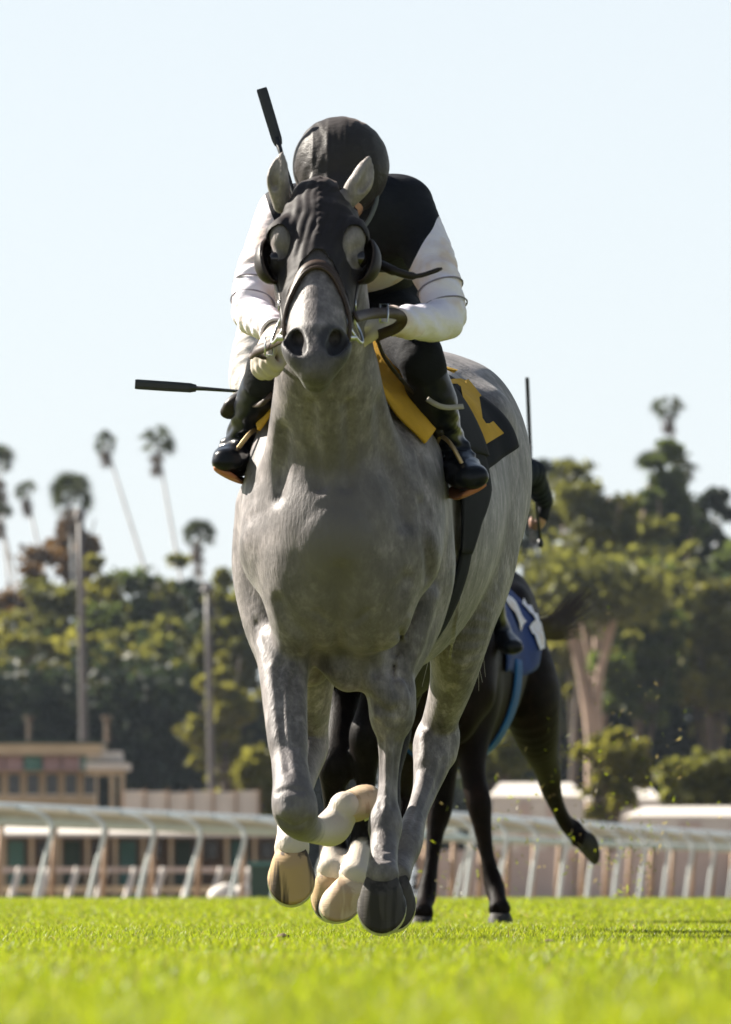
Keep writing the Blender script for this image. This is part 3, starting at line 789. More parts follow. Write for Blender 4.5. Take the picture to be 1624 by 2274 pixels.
def head_field(f, ears=True):
    def st(t, w, dep, n0=0.0): return [*HP(t, 0, n0 - dep / 2), w, dep / 2]
    L = HLEN / .62
    f.tube([st(0.02, .062, .13, .0), st(.09 * L, .088, .19, .004), (st(.17 * L, .098, .22, .004)), st(.25 * L, .086, .215, .002), st(.34 * L, .080, .165, .0),
            st(.43 * L, .074, .130, .0), st(.50 * L, .068, .112, .0), st(.57 * L, .060, .10, .0), st(.61 * L, .042, .08, -.008)], k=.04, side=HL, sub=4)
    # nasal bone plane and forehead
    f.tube([[*HP(.10 * L, 0, -.035), .078, .04], [*HP(.22 * L, 0, -.03), .056, .035], [*HP(.36 * L, 0, -.026), .036, .03], [*HP(.50 * L, 0, -.024), .034, .027]], k=.02, side=HL)
    for s in (-1, 1):
        f.ell(HP(.165 * L, s * .086, -.032), (.030, .048, .034), (HL, HA, HN), k=.022)               # brow
        f.ell(HP(.215 * L, s * .094, -.056), (.020, .030, .026), (HL, HA, HN), k=.012)               # eye
        f.tube([[*HP(.225 * L, s * .082, -.085), .018, .012], [*HP(.32 * L, s * .062, -.075), .012, .010], [*HP(.38 * L, s * .054, -.07), .008, .008]], k=.018, side=HN)  # facial crest
        f.ell(HP(.20 * L, s * .066, -.155), (.028, .085, .082), (HL, HA, HN), k=.035)                # jowl
        # nostril rim
        f.ell(HP(.555 * L, s * .050, -.034), (.032, .056, .034), (nz(HL + HA * .25 * s), nz(HA - HL * .25 * s), HN), k=.02)
    f.ell(HP(.60 * L, 0, -.050), (.040, .030, .042), (HL, HA, HN), k=.022)                           # upper lip
    f.ell(HP(.602 * L, 0, -.092), (.032, .034, .024), (HL, HA, HN), k=.02)                           # chin
    for s in (-1, 1):
        rot = nz(HL * 1 + HA * .42 * s)
        f.ell(HP(.545 * L, s * .053, -.004), (.0235, .053, .050), (rot, nz(HA - HL * .42 * s), HN), k=.008, neg=True)
        f.tube([[*HP(.54 * L, s * .050, -.02), .020, .026], [*HP(.50 * L, s * .040, -.045), .015, .016]], k=.008, side=HL, neg=True)
        f.tube([[*HP(.60 * L, s * .018, -.083), .0035, .003], [*HP(.565 * L, s * .047, -.083), .0035, .003]], k=.008, side=HL, neg=True)  # mouth line
    f.tube([[*HP(.606 * L, -.022, -.075), .003, .004], [*HP(.618 * L, 0, -.078), .003, .004], [*HP(.606 * L, .022, -.075), .003, .004]], k=.008, side=HN, neg=True)
    if ears:
        ear(f, P(625, 455, 17.66), P(617, 395, 17.63), P(627, 333, 17.64), .027, -1)
        ear(f, P(772, 445, 17.66), P(803, 402, 17.64), P(823, 342, 17.66), .029, 1)
    return f

def ear(f, a, b, c, r, s):
    d = nz(c - a); side = nz(np.cross(d, [0, 1, 0])); side = side if side[0] > 0 else -side
    f.tube([[*a, r * .75, .024], [*(a * .45 + b * .55), r * .98, .022], [*b, r, .018], [*(b * .5 + c * .5), r * .72, .012], [*(c - d * .004), .003, .003]], k=.014, side=side)
    n = np.cross(side, d); n = n if n[1] < 0 else -n
    q = side * (s * r * .35) + n * .014
    f.tube([[*(a * .3 + b * .7 + q), r * .35, .010], [*(b * .8 + c * .2 + q), r * .42, .010], [*(b * .25 + c * .75 + q * .7), r * .15, .006]], k=.008, side=side, neg=True)

def leg(f, rows, side=LAT, k=.03, sub=6):
    f.tube([N5(*r) for r in rows], k=k, side=side, sub=sub, cap=.3)

def hoof(parent, c, up, toe, r, matw, mats, name='hoof', shoe=True, hgt=.078):
    """c = centre of coronet; up = out of the sole towards the leg; toe = towards the toe"""
    up = nz(up); toe = nz(np.asarray(toe, float) - up * np.dot(toe, up)); lat = np.cross(up, toe)
    n = 28; rings = []
    ang = np.arange(n) * 2 * np.pi / n
    for t in np.linspace(0, 1, 9):
        e = .70 + .30 * t ** .9
        x = np.sin(ang) * r * e * (1 - .10 * (np.cos(ang) < 0) * np.cos(ang) ** 2)
        y = np.cos(ang) * r * e * 1.04
        y = np.where(y < 0, y * .86, y)
        # dorsal wall slopes forward, heel is low
        hh = hgt * (.70 + .30 * np.cos(ang))
        ridge = .0006 * np.sin(t * 40)
        z = -t * hh; y = y + t * hh * .55
        rad = 1 + ridge / r
        rings.append(np.stack([x * rad, y * rad - 0.0, z], 1))
    V = np.concatenate(rings); Q = []
    zb = V[-n:, 2].copy()
    for i in range(8):
        for j in range(n): Q.append([i * n + j, (i + 1) * n + j, (i + 1) * n + (j + 1) % n, i * n + (j + 1) % n])
    # sole: inset rim and concave centre
    base = V[-n:]; cen = base.mean(0)
    inn = cen + (base - cen) * .80; inn2 = cen + (base - cen) * .72; inn2[:, 2] += .010
    m0 = len(V); V = np.vstack([V, inn, inn2, cen + [0, 0, .012]])
    for j in range(n):
        j2 = (j + 1) % n
        Q.append([8 * n + j, m0 + j, m0 + j2, 8 * n + j2]); Q.append([m0 + j, m0 + n + j, m0 + n + j2, m0 + j2])
    T = [[m0 + n + j, m0 + 2 * n, m0 + n + (j + 1) % n] for j in range(n)]
    top = len(V); V = np.vstack([V, rings[0].mean(0) + [0, 0, .004]]); T += [[j, (j + 1) % n, top] for j in range(n)]
    M = np.stack([lat, toe, up], 1)
    o = mesh_np(name, V @ M.T + c, [np.array(Q), np.array(T)], matw, parent)
    if shoe:
        # a U of steel on the bearing edge, open at the heel
        kk = [j for j in range(n) if np.cos(ang[j]) > -.72]; kk = sorted(kk, key=lambda j: (ang[j] + np.pi) % (2 * np.pi))
        b = base[kk]; cc = cen
        o1 = cc + (b - cc) * 1.01; i1 = cc + (b - cc) * .74
        o1[:, 2] -= .0005; i1[:, 2] = o1[:, 2]
        o2 = o1 - [0, 0, .009]; i2 = i1 - [0, 0, .009]
        m = len(kk); Vs = np.vstack([o1, i1, o2, i2]); Qs = []
        for j in range(m - 1):
            Qs += [[j, j + 1, 2 * m + j + 1, 2 * m + j], [m + j + 1, m + j, 3 * m + j, 3 * m + j + 1], [2 * m + j, 2 * m + j + 1, 3 * m + j + 1, 3 * m + j], [j + 1, j, m + j, m + j + 1]]
        Qs += [[0, 2 * m, 3 * m, m], [m - 1, 2 * m - 1, 4 * m - 1, 3 * m - 1]]
        mesh_np('horseshoe', Vs @ M.T + c, [np.array(Qs)], mats, o, smooth=False)
    return o

def coat_material(name, base, dark, white, dapple, spec=.32, sheen=.1):
    n = NT(name); v = n.coords('Object')
    at = n.new('ShaderNodeAttribute', attribute_name='mask'); sp = n.new('ShaderNodeSeparateColor'); n.l.new(at.outputs['Color'], sp.inputs[0])
    blot = n.noise(3.2, 4, .6, v); spot = n.noise(17, 5, .68, n.coords('Object', (1, 1, .75))); fur = n.noise(420, 2, .5, n.coords('Object', (1, 1, .18)))
    c = n.ramp(blot, [(.30, tuple(np.array(base) * (1 - dapple))), (.70, tuple(np.array(base) * (1 + dapple * .5)))])
    c = n.mix(n.ramp(spot, [(.44, (0, 0, 0)), (.60, (.85, .85, .85))]), c, tuple(np.clip(np.array(base) * 1.75, 0, .8)))
    c = n.mix(n.ramp(n.noise(9, 5, .6, n.coords('Object', (1.3, 1, .5))), [(.48, (0, 0, 0)), (.66, (.85, .85, .85))]), c, tuple(np.array(base) * .48))
    c = n.mix(n.ramp(fur, [(.3, (0, 0, 0)), (.8, (.35, .35, .35))]), c, tuple(np.array(base) * .55))
    c = n.mix(n.ramp(n.noise(12, 6, .72, n.coords('Object', (1.2, 1, .8))), [(.34, (.85, .85, .85)), (.50, (.25, .25, .25)), (.66, (0, 0, 0))]), c, tuple(np.array(base) * .50))
    c = n.mix(n.ramp(n.noise(24, 5, .7, n.coords('Object', (1.0, 1, .7))), [(.52, (0, 0, 0)), (.66, (.6, .6, .6))]), c, tuple(np.array(base) * 1.9))
    grain = n.noise(150, 3, .6, n.coords('Object', (1, 1, .22)))
    c = n.mix(1.0, c, n.ramp(n.noise(13, 5, .7, n.coords('Object', (1.1, 1, .75))), [(.36, (.46, .45, .45)), (.50, (.74, .73, .72)), (.62, (1, 1, 1))]), 'MULTIPLY')
    c = n.mix(1.0, c, n.ramp(grain, [(.3, (.72, .72, .72)), (.7, (1, 1, 1))]), 'MULTIPLY')
    c = n.mix(sp.outputs[2], c, tuple(np.array(base) * .42 + np.array(dark) * .3))       # B: smoky points of the legs, darker breast patch
    c = n.mix(sp.outputs[1], c, white)                                                    # G: white socks
    c = n.mix(sp.outputs[0], c, dark)                                                     # R: bare dark skin
    n.color(c); n.set(Roughness=.55); n.b.inputs['Specular IOR Level'].default_value = spec
    n.b.inputs['Sheen Weight'].default_value = sheen; n.b.inputs['Sheen Roughness'].default_value = .4
    b1 = n.bump(n.noise(34, 5, .65, n.coords('Object', (1.6, 1, .45))), .35, .006)
    b2 = n.new('ShaderNodeBump'); b2.inputs['Strength'].default_value = .4; b2.inputs['Distance'].default_value = .004
    n.l.new(grain, b2.inputs['Height']); n.l.new(b1.outputs[0], b2.inputs['Normal']); n.l.new(b2.outputs[0], n.b.inputs['Normal'])
    return n.m

M_grey = coat_material('grey_coat', (.268, .238, .238), (.028, .026, .028), (.56, .49, .41), .26)
M_steel = simple('steel', (.55, .56, .56), .32, .1, 30, 1.0, .05)
def hoof_mat(name, c1, c2, scale=1.0):
    n = NT(name); v = n.coords('Object', (26 * scale, 26 * scale, 2.5))
    n.color(n.ramp(n.noise(1.0, 3, .5, v), [(.44, c1), (.52, c2)]))
    n.set(Roughness=.62); n.b.inputs['Specular IOR Level'].default_value = .18; n.bump(n.noise(90, 3, .5, n.coords('Object', (.3, .3, 2.5))), .3, .003); return n.m
M_hoof_striped = hoof_mat('striped_hoof_horn', (.075, .055, .04), (.44, .30, .16))
M_hoof_grey = hoof_mat('grey_hoof_horn', (.030, .026, .023), (.062, .054, .047))
M_hoof_pale = hoof_mat('pale_hoof_horn', (.40, .28, .18), (.52, .40, .27))
M_hoof_black = hoof_mat('black_hoof_horn', (.02, .018, .017), (.04, .036, .032))

def sm(a, b, x): t = np.clip((x - a) / (b - a), 0, 1); return t * t * (3 - 2 * t)

# --- the leading grey horse
GH = body_field()
GH.tube([N5(*r) for r in NECK], k=.055, side=(1, 0, 0), sub=4)
GH.tube([N5(727, 830, 17.80, .035, .03), N5(738, 960, 17.86, .045, .035), N5(748, 1060, 17.93, .05, .03)], k=.05)    # windpipe line under the neck
for s in (-1, 1):     # jugular groove muscles
    GH.tube([N5(727 + s * 60, 840, 17.86, .045, .06), N5(738 + s * 92, 980, 17.97, .055, .06), N5(750 + s * 118, 1110, 18.05, .05, .06)], k=.06)
head_field(GH)
LF = [(905, 1120, 18.30, .10, .15), (925, 1250, 18.33, .098, .145), (918, 1340, 18.33, .086, .125), (900, 1425, 18.28, .066, .085), (882, 1496, 18.22, .0465, .053),
      (873, 1542, 18.19, .058, .056), (871, 1588, 18.18, .057, .057), (868, 1636, 18.19, .035, .042), (864, 1710, 18.19, .0245, .033), (860, 1778, 18.18, .0265, .036),
      (856, 1830, 18.16, .043, .047), (854, 1868, 18.13, .036, .039), (851, 1912, 18.07, .036, .038), (849, 1948, 18.01, .042, .042)]
RF = [(612, 1130, 18.30, .10, .15), (600, 1260, 18.32, .095, .14), (612, 1370, 18.28, .085, .12), (628, 1460, 18.20, .066, .085), (632, 1560, 18.08, .053, .062), (640, 1660, 17.97, .045, .05),
      (648, 1735, 17.89, .047, .05), (655, 1795, 17.84, .056, .056), (668, 1826, 17.90, .043, .045), (695, 1842, 18.02, .030, .035), (715, 1845, 18.12, .030, .036), (738, 1838, 18.20, .044, .046),
      (757, 1812, 18.215, .040, .042), (768, 1790, 18.21, .041, .041)]
LH = [(1030, 1060, 19.62, .14, .26), (1046, 1180, 19.52, .130, .24), (1030, 1300, 19.40, .108, .20), (1020, 1410, 19.38, .082, .135), (1005, 1510, 19.46, .060, .092), (978, 1600, 19.55, .048, .066),
      (968, 1650, 19.56, .060, .066), (958, 1700, 19.51, .048, .054), (944, 1755, 19.44, .033, .041), (925, 1810, 19.32, .028, .036), (905, 1872, 19.18, .040, .043), (893, 1914, 19.12, .033, .036), (878, 1948, 19.03, .040, .040)]
RH = [(760, 1080, 19.60, .14, .26), (700, 1200, 19.45, .13, .23), (690, 1320, 19.30, .11, .19), (690, 1430, 19.25, .08, .13), (692, 1530, 19.30, .058, .088), (690, 1610, 19.38, .048, .066),
      (684, 1660, 19.38, .054, .062), (674, 1715, 19.26, .040, .046), (664, 1770, 19.10, .032, .038), (655, 1822, 18.95, .044, .045), (651, 1855, 18.89, .042, .042), (648, 1888, 18.83, .046, .045)]
for r in (LF, RF, LH, RH): leg(GH, r)
# modelling on the legs: knee and hock bones, tendons, veins, elbow and armpit folds
def bumpseg(f, rows, k=.012): f.tube([N5(*r) for r in rows], k=k, sub=4)
bumpseg(GH, [(848, 1522, 18.13, .024, .022), (856, 1540, 18.122, .027, .022), (868, 1558, 18.12, .024, .02)], .008)
bumpseg(GH, [(886, 1526, 18.135, .020, .018), (892, 1556, 18.13, .022, .018), (886, 1594, 18.135, .02, .016)], .010)
bumpseg(GH, [(860, 1596, 18.13, .020, .012), (876, 1600, 18.13, .020, .012)], .010)
bumpseg(GH, [(842, 1562, 18.145, .018, .018), (848, 1586, 18.135, .022, .018)])
bumpseg(GH, [(898, 1550, 18.16, .016, .02), (896, 1585, 18.16, .014, .02)])
bumpseg(GH, [(868, 1620, 18.15, .014, .012), (864, 1720, 18.16, .012, .010), (858, 1800, 18.14, .013, .012)], .01)
bumpseg(GH, [(940, 1330, 18.22, .035, .04), (915, 1420, 18.20, .035, .035), (893, 1490, 18.17, .02, .02)], .03)     # extensor muscle
bumpseg(GH, [(868, 1360, 18.22, .035, .04), (866, 1440, 18.20, .028, .03), (866, 1510, 18.17, .014, .015)], .025)
bumpseg(GH, [(598, 1430, 18.12, .03, .035), (612, 1530, 18.03, .024, .025), (625, 1640, 17.95, .014, .015)], .05)
bumpseg(GH, [(655, 1440, 18.12, .03, .03), (655, 1540, 18.03, .022, .022), (655, 1650, 17.95, .012, .014)], .05)
bumpseg(GH, [(578, 1470, 18.16, .006, .006), (590, 1560, 18.06, .006, .006), (600, 1640, 17.97, .006, .006), (612, 1690, 17.92, .006, .006)], .006)   # vein
bumpseg(GH, [(628, 1770, 17.83, .018, .02), (640, 1800, 17.80, .02, .02)], .014)
bumpseg(GH, [(680, 1772, 17.84, .018, .02), (682, 1806, 17.82, .02, .02)], .014)
bumpseg(GH, [(1000, 1630, 19.57, .016, .03), (994, 1680, 19.55, .014, .024)], .03)
bumpseg(GH, [(944, 1640, 19.50, .016, .02), (944, 1690, 19.47, .012, .02)], .03)
bumpseg(GH, [(690, 1480, 18.28, .05, .06), (720, 1400, 18.25, .06, .07)], .05)   # armpit
bumpseg(GH, [(800, 1440, 18.15, .10, .06), (760, 1450, 18.15, .10, .06)], .06)   # brisket
for uu, s in ((690, -1), (820, 1)):   # pectoral forms
    bumpseg(GH, [(uu, 1120, 17.99, .055, .05), (uu - s * 6, 1270, 17.965, .07, .06), (uu + s * 10, 1390, 18.03, .06, .05)], .09)
CR = Field(); CR.ops = list(GH.ops)
def crease(f, uv, w=.006, depth=.006, k=.022):
    """carve a soft groove along the surface where camera-facing points uv lie"""
    o = np.array([P(u, v, 17.0) for u, v in uv]); d = np.array([nz(P(u, v, 18.) - np.array([0, 0, CH])) for u, v in uv]); q, _ = CR.surf(o, d, 4.0)
    f.tube([[*(p + dd * (w - depth)), w, w] for p, dd in zip(q, d)], k=k, neg=True)
crease(GH, [(757, 1270), (758, 1340), (757, 1420), (756, 1460)], .008, .012, .04)                # breast groove
crease(GH, [(618, 1340), (632, 1365), (652, 1390), (690, 1425), (712, 1470)], .007, .010, .035)  # edge of the pectoral, left
crease(GH, [(905, 1285), (880, 1330), (850, 1385), (835, 1440), (842, 1490)], .007, .010, .035)
crease(GH, [(850, 900), (862, 1000), (885, 1080), (905, 1150)], .012, .016, .05)                # neck against shoulder
crease(GH, [(630, 960), (624, 1040), (618, 1100)], .008, .005, .04)
crease(GH, [(690, 900), (694, 980), (702, 1040), (712, 1080)], .006, .004, .03)                 # jugular
crease(GH, [(772, 900), (776, 980), (774, 1040), (770, 1080)], .006, .004, .03)
crease(GH, [(940, 1120), (948, 1200), (955, 1280)], .006, .007, .03)
for uv in ([(847, 1650), (845, 1720), (844, 1790)], [(881, 1650), (877, 1720), (873, 1790)], [(890, 1400), (883, 1450), (876, 1500)], [(618, 1480), (622, 1560), (630, 1640), (640, 1710)], [(656, 1500), (653, 1580), (656, 1660)],
           [(1022, 1430), (1006, 1510), (986, 1585)], [(956, 1720), (940, 1780), (918, 1840)], [(986, 1690), (968, 1750), (944, 1810)], [(568, 1385), (580, 1430), (593, 1470)], [(930, 1010), (946, 1080), (954, 1150)],
           [(838, 1882), (854, 1888), (870, 1882)], [(836, 1902), (852, 1908), (868, 1902)], [(612, 1760), (640, 1752), (672, 1756)], [(620, 1822), (650, 1838), (684, 1826)], [(860, 1605), (874, 1609), (888, 1604)], [(700, 1360), (735, 1385), (757, 1395)], [(815, 1360), (782, 1385), (760, 1395)]):
    crease(GH, uv, .0042, .0052, .014)
for uv in ([(1020, 1330), (1010, 1400), (1000, 1460), (990, 1530)], [(905, 1370), (895, 1420), (884, 1470), (880, 1505)]):
    o = np.array([P(u, v, 17.0) for u, v in uv]); d = np.array([nz(P(u, v, 18.) - np.array([0, 0, CH])) for u, v in uv]); q, _ = CR.surf(o, d, 4.0)
    GH.tube([[*(p + dd * .002), .0048, .0048] for p, dd in zip(q, d)], k=.009, sub=4)            # veins

def leg_mask(V, rows, wmask, dmask):
    """socks: rows nodes; wmask/dmask = (start index, end index) floats along the chain"""
    pts = spline(np.array([N5(*r) for r in rows]), 6); idx = np.arange(len(pts)) / 6.0
    lo = pts[:, :3].min(0) - .12; hi = pts[:, :3].max(0) + .12
    sel = np.where(((V > lo) & (V < hi)).all(1))[0]
    out = np.zeros((len(V), 3), np.float32)
    if not len(sel): return out
    best = np.full(len(sel), 1e9); bi = np.zeros(len(sel))
    for p, i in zip(pts, idx):
        d = ((V[sel] - p[:3]) ** 2).sum(1) / (max(p[3], p[4]) + .02) ** 2
        m = d < best; best[m] = d[m]; bi[m] = i
    near = best < 1.6
    if wmask: out[sel, 1] = sm(wmask[0], wmask[0] + wmask[1], bi + .35 * vnoise(V[sel], 40, 3)) * near
    if dmask: out[sel, 2] = sm(dmask[0], dmask[0] + dmask[1], bi + .3 * vnoise(V[sel], 30, 5)) * near * dmask[2]
    return out

grey = empty('grey_horse', (0, 18.9, 0))
tag(grey, 'dapple grey racehorse galloping head-on in a black hood, leading the race', 'horse')
V, Q = extract(GH, .0052, .0085, .0052, finey=[(17.0, 17.78, .0048)], it=2)
mask = np.zeros((len(V), 3), np.float32)
hd = (V - HO); t_ = hd @ HA; l_ = hd @ HL; n_ = hd @ HN
inhead = (V[:, 1] < 17.56)
L = HLEN / .62
mask[:, 0] = np.maximum(mask[:, 0], sm(.47 * L, .56 * L, t_ + .02 * vnoise(V, 30, 1)) * inhead * .62)
for s in (-1, 1):
    dn = np.linalg.norm((hd - (HA * .548 * L + HL * s * .053 - HN * .02)) / np.array([1, 1, 1]), axis=1)
    mask[:, 0] = np.maximum(mask[:, 0], (1 - sm(.045, .066, dn)) * .95 * inhead)
    de = np.linalg.norm(hd - (HA * .215 * L + HL * s * .094 - HN * .05), axis=1)
    mask[:, 0] = np.maximum(mask[:, 0], (1 - sm(.012, .03, de)) * .6 * inhead)
for rows, wm, dm in ((LF, None, (5.0, 5, .40)), (RF, (8.3, .8), (5.0, 1.6, .75)), (LH, None, (6, 4, .5)), (RH, (8.9, .6), (5, 2, .4))):
    mask = np.maximum(mask, leg_mask(V, rows, wm, dm))
for ec in (P(619, 392, 17.63), P(806, 392, 17.645)):      # pale ears
    mask[:, 1] = np.maximum(mask[:, 1], .20 * (1 - sm(.05, .085, np.linalg.norm(V - ec, axis=1))))
for s in (-1, 1): mask[:, 1] = np.maximum(mask[:, 1], .12 * (1 - sm(.03, .06, np.linalg.norm(hd - (HA * .18 * L + HL * s * .09 - HN * .03), axis=1))) * inhead)
breast = np.exp(-((V[:, 0] + .075) / .166) ** 2 - ((V[:, 2] - .996) / .30) ** 2) * (V[:, 1] < 18.35)      # soft darker patch centred on the breast
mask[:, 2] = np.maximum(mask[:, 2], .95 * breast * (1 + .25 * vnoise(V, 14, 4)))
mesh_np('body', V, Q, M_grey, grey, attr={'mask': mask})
# hooves
hoof(grey, P(848, 1957, 17.99), (0, -.66, .75), (0, -.75, -.66), .060, M_hoof_grey, M_steel)
hoof(grey, P(769, 1790, 18.20), (-.28, -.80, .40), (.45, .50, .72), .054, M_hoof_pale, M_steel)
hoof(grey, P(874, 1956, 19.0), (0, -.72, .69), (0, -.69, -.72), .058, M_hoof_grey, M_steel)
hoof(grey, P(647, 1897, 18.80), (0, -.70, .71), (0, -.71, -.70), .061, M_hoof_striped, M_steel)

M_eye = simple('dark_eye', (.012, .008, .006), .08, .2, 30, 0, 0, spec=.6)
for s_ in (-1, 1):
    f = Field(); f.ell(HP(.222 * L, s_ * .101, -.052), (.019, .021, .021), (HL, HA, HN), k=.004); V, Q = extract(f, .003, .003, .003); mesh_np('eye', V, Q, M_eye, grey)
# ------------------------------------------------------------------ tack of the grey horse
M_leather = simple('dark_leather', (.018, .013, .011), .45, .3, 20, 0, .2, 120, .002, .22)
M_brown = simple('brown_leather', (.045, .028, .02), .45, .3, 20, 0, .2, 120, .002, .3)
M_cloth_black = simple('black_cloth', (.012, .012, .015), .85, .3, 12, 0, .35, 300, .002, .1)
M_hood = simple('black_lycra_hood', (.022, .019, .021), .6, .3, 8, 0, .3, 350, .0015, .12)
M_yellow = simple('yellow_felt', (.52, .30, .035), .9, .15, 14, 0, .3, 260, .002, .2)
M_brass = simple('worn_brass', (.42, .30, .15), .38, .2, 30, .8, .08)
M_boot = simple('polished_boot_leather', (.008, .009, .013), .28, .25, 9, 0, .12, 40, .004, .14, .03)
M_sole = simple('tan_sole', (.36, .13, .05), .7, .2, 20)
M_glove = simple('pale_glove', (.50, .44, .38), .8, .15, 25, 0, .25, 200, .001, .2)
M_skin = simple('skin', (.42, .23, .155), .55, .12, 25, 0, .1, 200, .001, .4)

def solid(o, th, off=1.0):
    m = o.modifiers.new('solid', 'SOLIDIFY'); m.thickness = th; m.offset = off; return o

def ribbon(mb, pts, nrm, w, th):
    """strap: box section swept along pts; nrm = outward normals"""
    pts = np.asarray(pts, float); nrm = np.broadcast_to(np.asarray(nrm, float), pts.shape); n = len(pts)
    T = np.gradient(pts, axis=0); T /= np.linalg.norm(T, axis=1)[:, None] + 1e-12
    N = nrm - T * (nrm * T).sum(1)[:, None]; N /= np.linalg.norm(N, axis=1)[:, None] + 1e-12; S = np.cross(T, N)
    V = np.concatenate([pts + S * w / 2, pts + S * w / 2 + N * th, pts + N * th * 1.15, pts - S * w / 2 + N * th, pts - S * w / 2])
    Q = []
    for i in range(n - 1):
        for a in range(5):
            b = (a + 1) % 5; Q.append([a * n + i, b * n + i, b * n + i + 1, a * n + i + 1])
    mb.add(V, Q, [[0, 2 * n, n], [0, 3 * n, 2 * n], [0, 4 * n, 3 * n], [n - 1, 2 * n - 1, 3 * n - 1], [n - 1, 3 * n - 1, 4 * n - 1], [n - 1, 4 * n - 1, 5 * n - 1]])

def strap(pts, nrm, w, th, name, mat, parent, n=6):
    m = MB(); ribbon(m, spline(pts, n), nrm, w, th); return m.build(name, mat, parent, True)
def cord(pts, r, name, mat, parent, n=6, seg=8):
    m = MB(); m.tube(spline(pts, n), r, seg); return m.build(name, mat, parent, True)

HF = head_field(Field(), ears=False)
HF.tube([N5(*r) for r in NECK[3:]], k=.06, side=(1, 0, 0), sub=4)

def hood():
    e = empty('blinker_hood', tuple(HO)); tag(e, 'black blinker hood pulled over the grey horse face', 'hood')
    V, Q = extract(HF, .0042, .0042, .0042, iso=.0045, lo=HO - [.2, .42, .36], hi=HO + [.2, .24, .08])
    T = tri(Q); hd = V - HO; t, l, n_ = hd @ HA, hd @ HL, hd @ HN
    s = .245 + .10 * np.clip(np.abs(l) / .065, 0, 1.6) ** 2 + .006 * vnoise(V, 30, 2) - t
    for sg in (-1, 1):
        q = (hd - (HA * (.188 if sg < 0 else .196) + HL * sg * (.093 if sg < 0 else .090) - HN * .032))
        el = np.sqrt(((q @ HL) / (.031 if sg < 0 else .034)) ** 2 + ((q @ HA) / (.043 if sg < 0 else .052)) ** 2 + ((q @ HN) / .06) ** 2)
        s = np.minimum(s, (el - 1) * .03)
    for c, rr in ((P(621, 440, 17.65), .040), (P(783, 428, 17.65), .046)):
        s = np.minimum(s, np.linalg.norm((V - c) * [1, .7, 1], axis=1) - rr)
    s = np.minimum(s, n_ + .175)
    # gathered folds of the fabric: soft ridges running up from the left eye and a centre seam
    N = normals(V, Q)
    fold = .0022 * np.sin(l * 260 + t * 40 + 5 * vnoise(V, 14, 3)) * (.5 + .5 * vnoise(V, 9, 8)) + .0018 * vnoise(V, 40, 4)
    seam = .0022 * np.exp(-((l - .004) / .004) ** 2) * (1 + .5 * np.sign(np.sin(t * 260)))
    V2 = V + N * (fold + seam * (t < .2))[:, None]
    V3, T3 = clip(V2, T, s)
    solid(mesh_np('hood', V3, [T3], M_hood, e), .003)
    # eye cups: half bowls on the outer side of each eye
    for sg in (-1, 1):
        c = HP(.205, sg * .116, -.070); n1, n2 = 14, 12; Vc = []
        ax = nz(HL * sg * .8 - HN * .7)                       # bowl bulges outwards and back
        s2 = HA; s1 = np.cross(ax, s2)
        for i in range(n1):
            ph = i / (n1 - 1) * math.radians(88)
            for j in range(n2 * 2):
                a = j / (n2 * 2) * 2 * np.pi
                Vc.append(c + ax * (.044 * math.cos(ph) - .012) + s2 * (.066 * math.sin(ph) * math.sin(a)) + s1 * (.040 * math.sin(ph) * math.cos(a)))
        m = n2 * 2; Qc = [[i * m + j, i * m + (j + 1) % m, (i + 1) * m + (j + 1) % m, (i + 1) * m + j] for i in range(n1 - 1) for j in range(m)]
        cup = solid(mesh_np('eye_cup', np.array(Vc), [np.array(Qc)], M_leather, e), .004)
        rim = np.array(Vc[-m:]); mb = MB(); mb.tube(np.vstack([rim, rim[:2]]), .0028, 6, cap=False); mb.build('rim', M_brown, cup, True)
    cord([P(846, 588, 17.62), P(880, 603, 17.60), P(925, 613, 17.62), P(982, 596, 17.64)], np.array([.012] * 6 + [.010] * 6 + [.006] * 6 + [.003]), 'cup_strap', M_leather, e)
    return e
hood()

def ring_path(f, tfun, off, phis, ctr_n=-.06):
    """closed-ish path round the head at angles phi (0 = front of the face)"""
    o = []; d = []
    for ph in phis:
        t = tfun(ph); c = HP(t, 0, ctr_n); r = HL * math.sin(ph) + HN * math.cos(ph); o.append(c + r * .3); d.append(-r)
    p, _ = f.surf(np.array(o), np.array(d), .5, off)
    return p, -np.array(d)

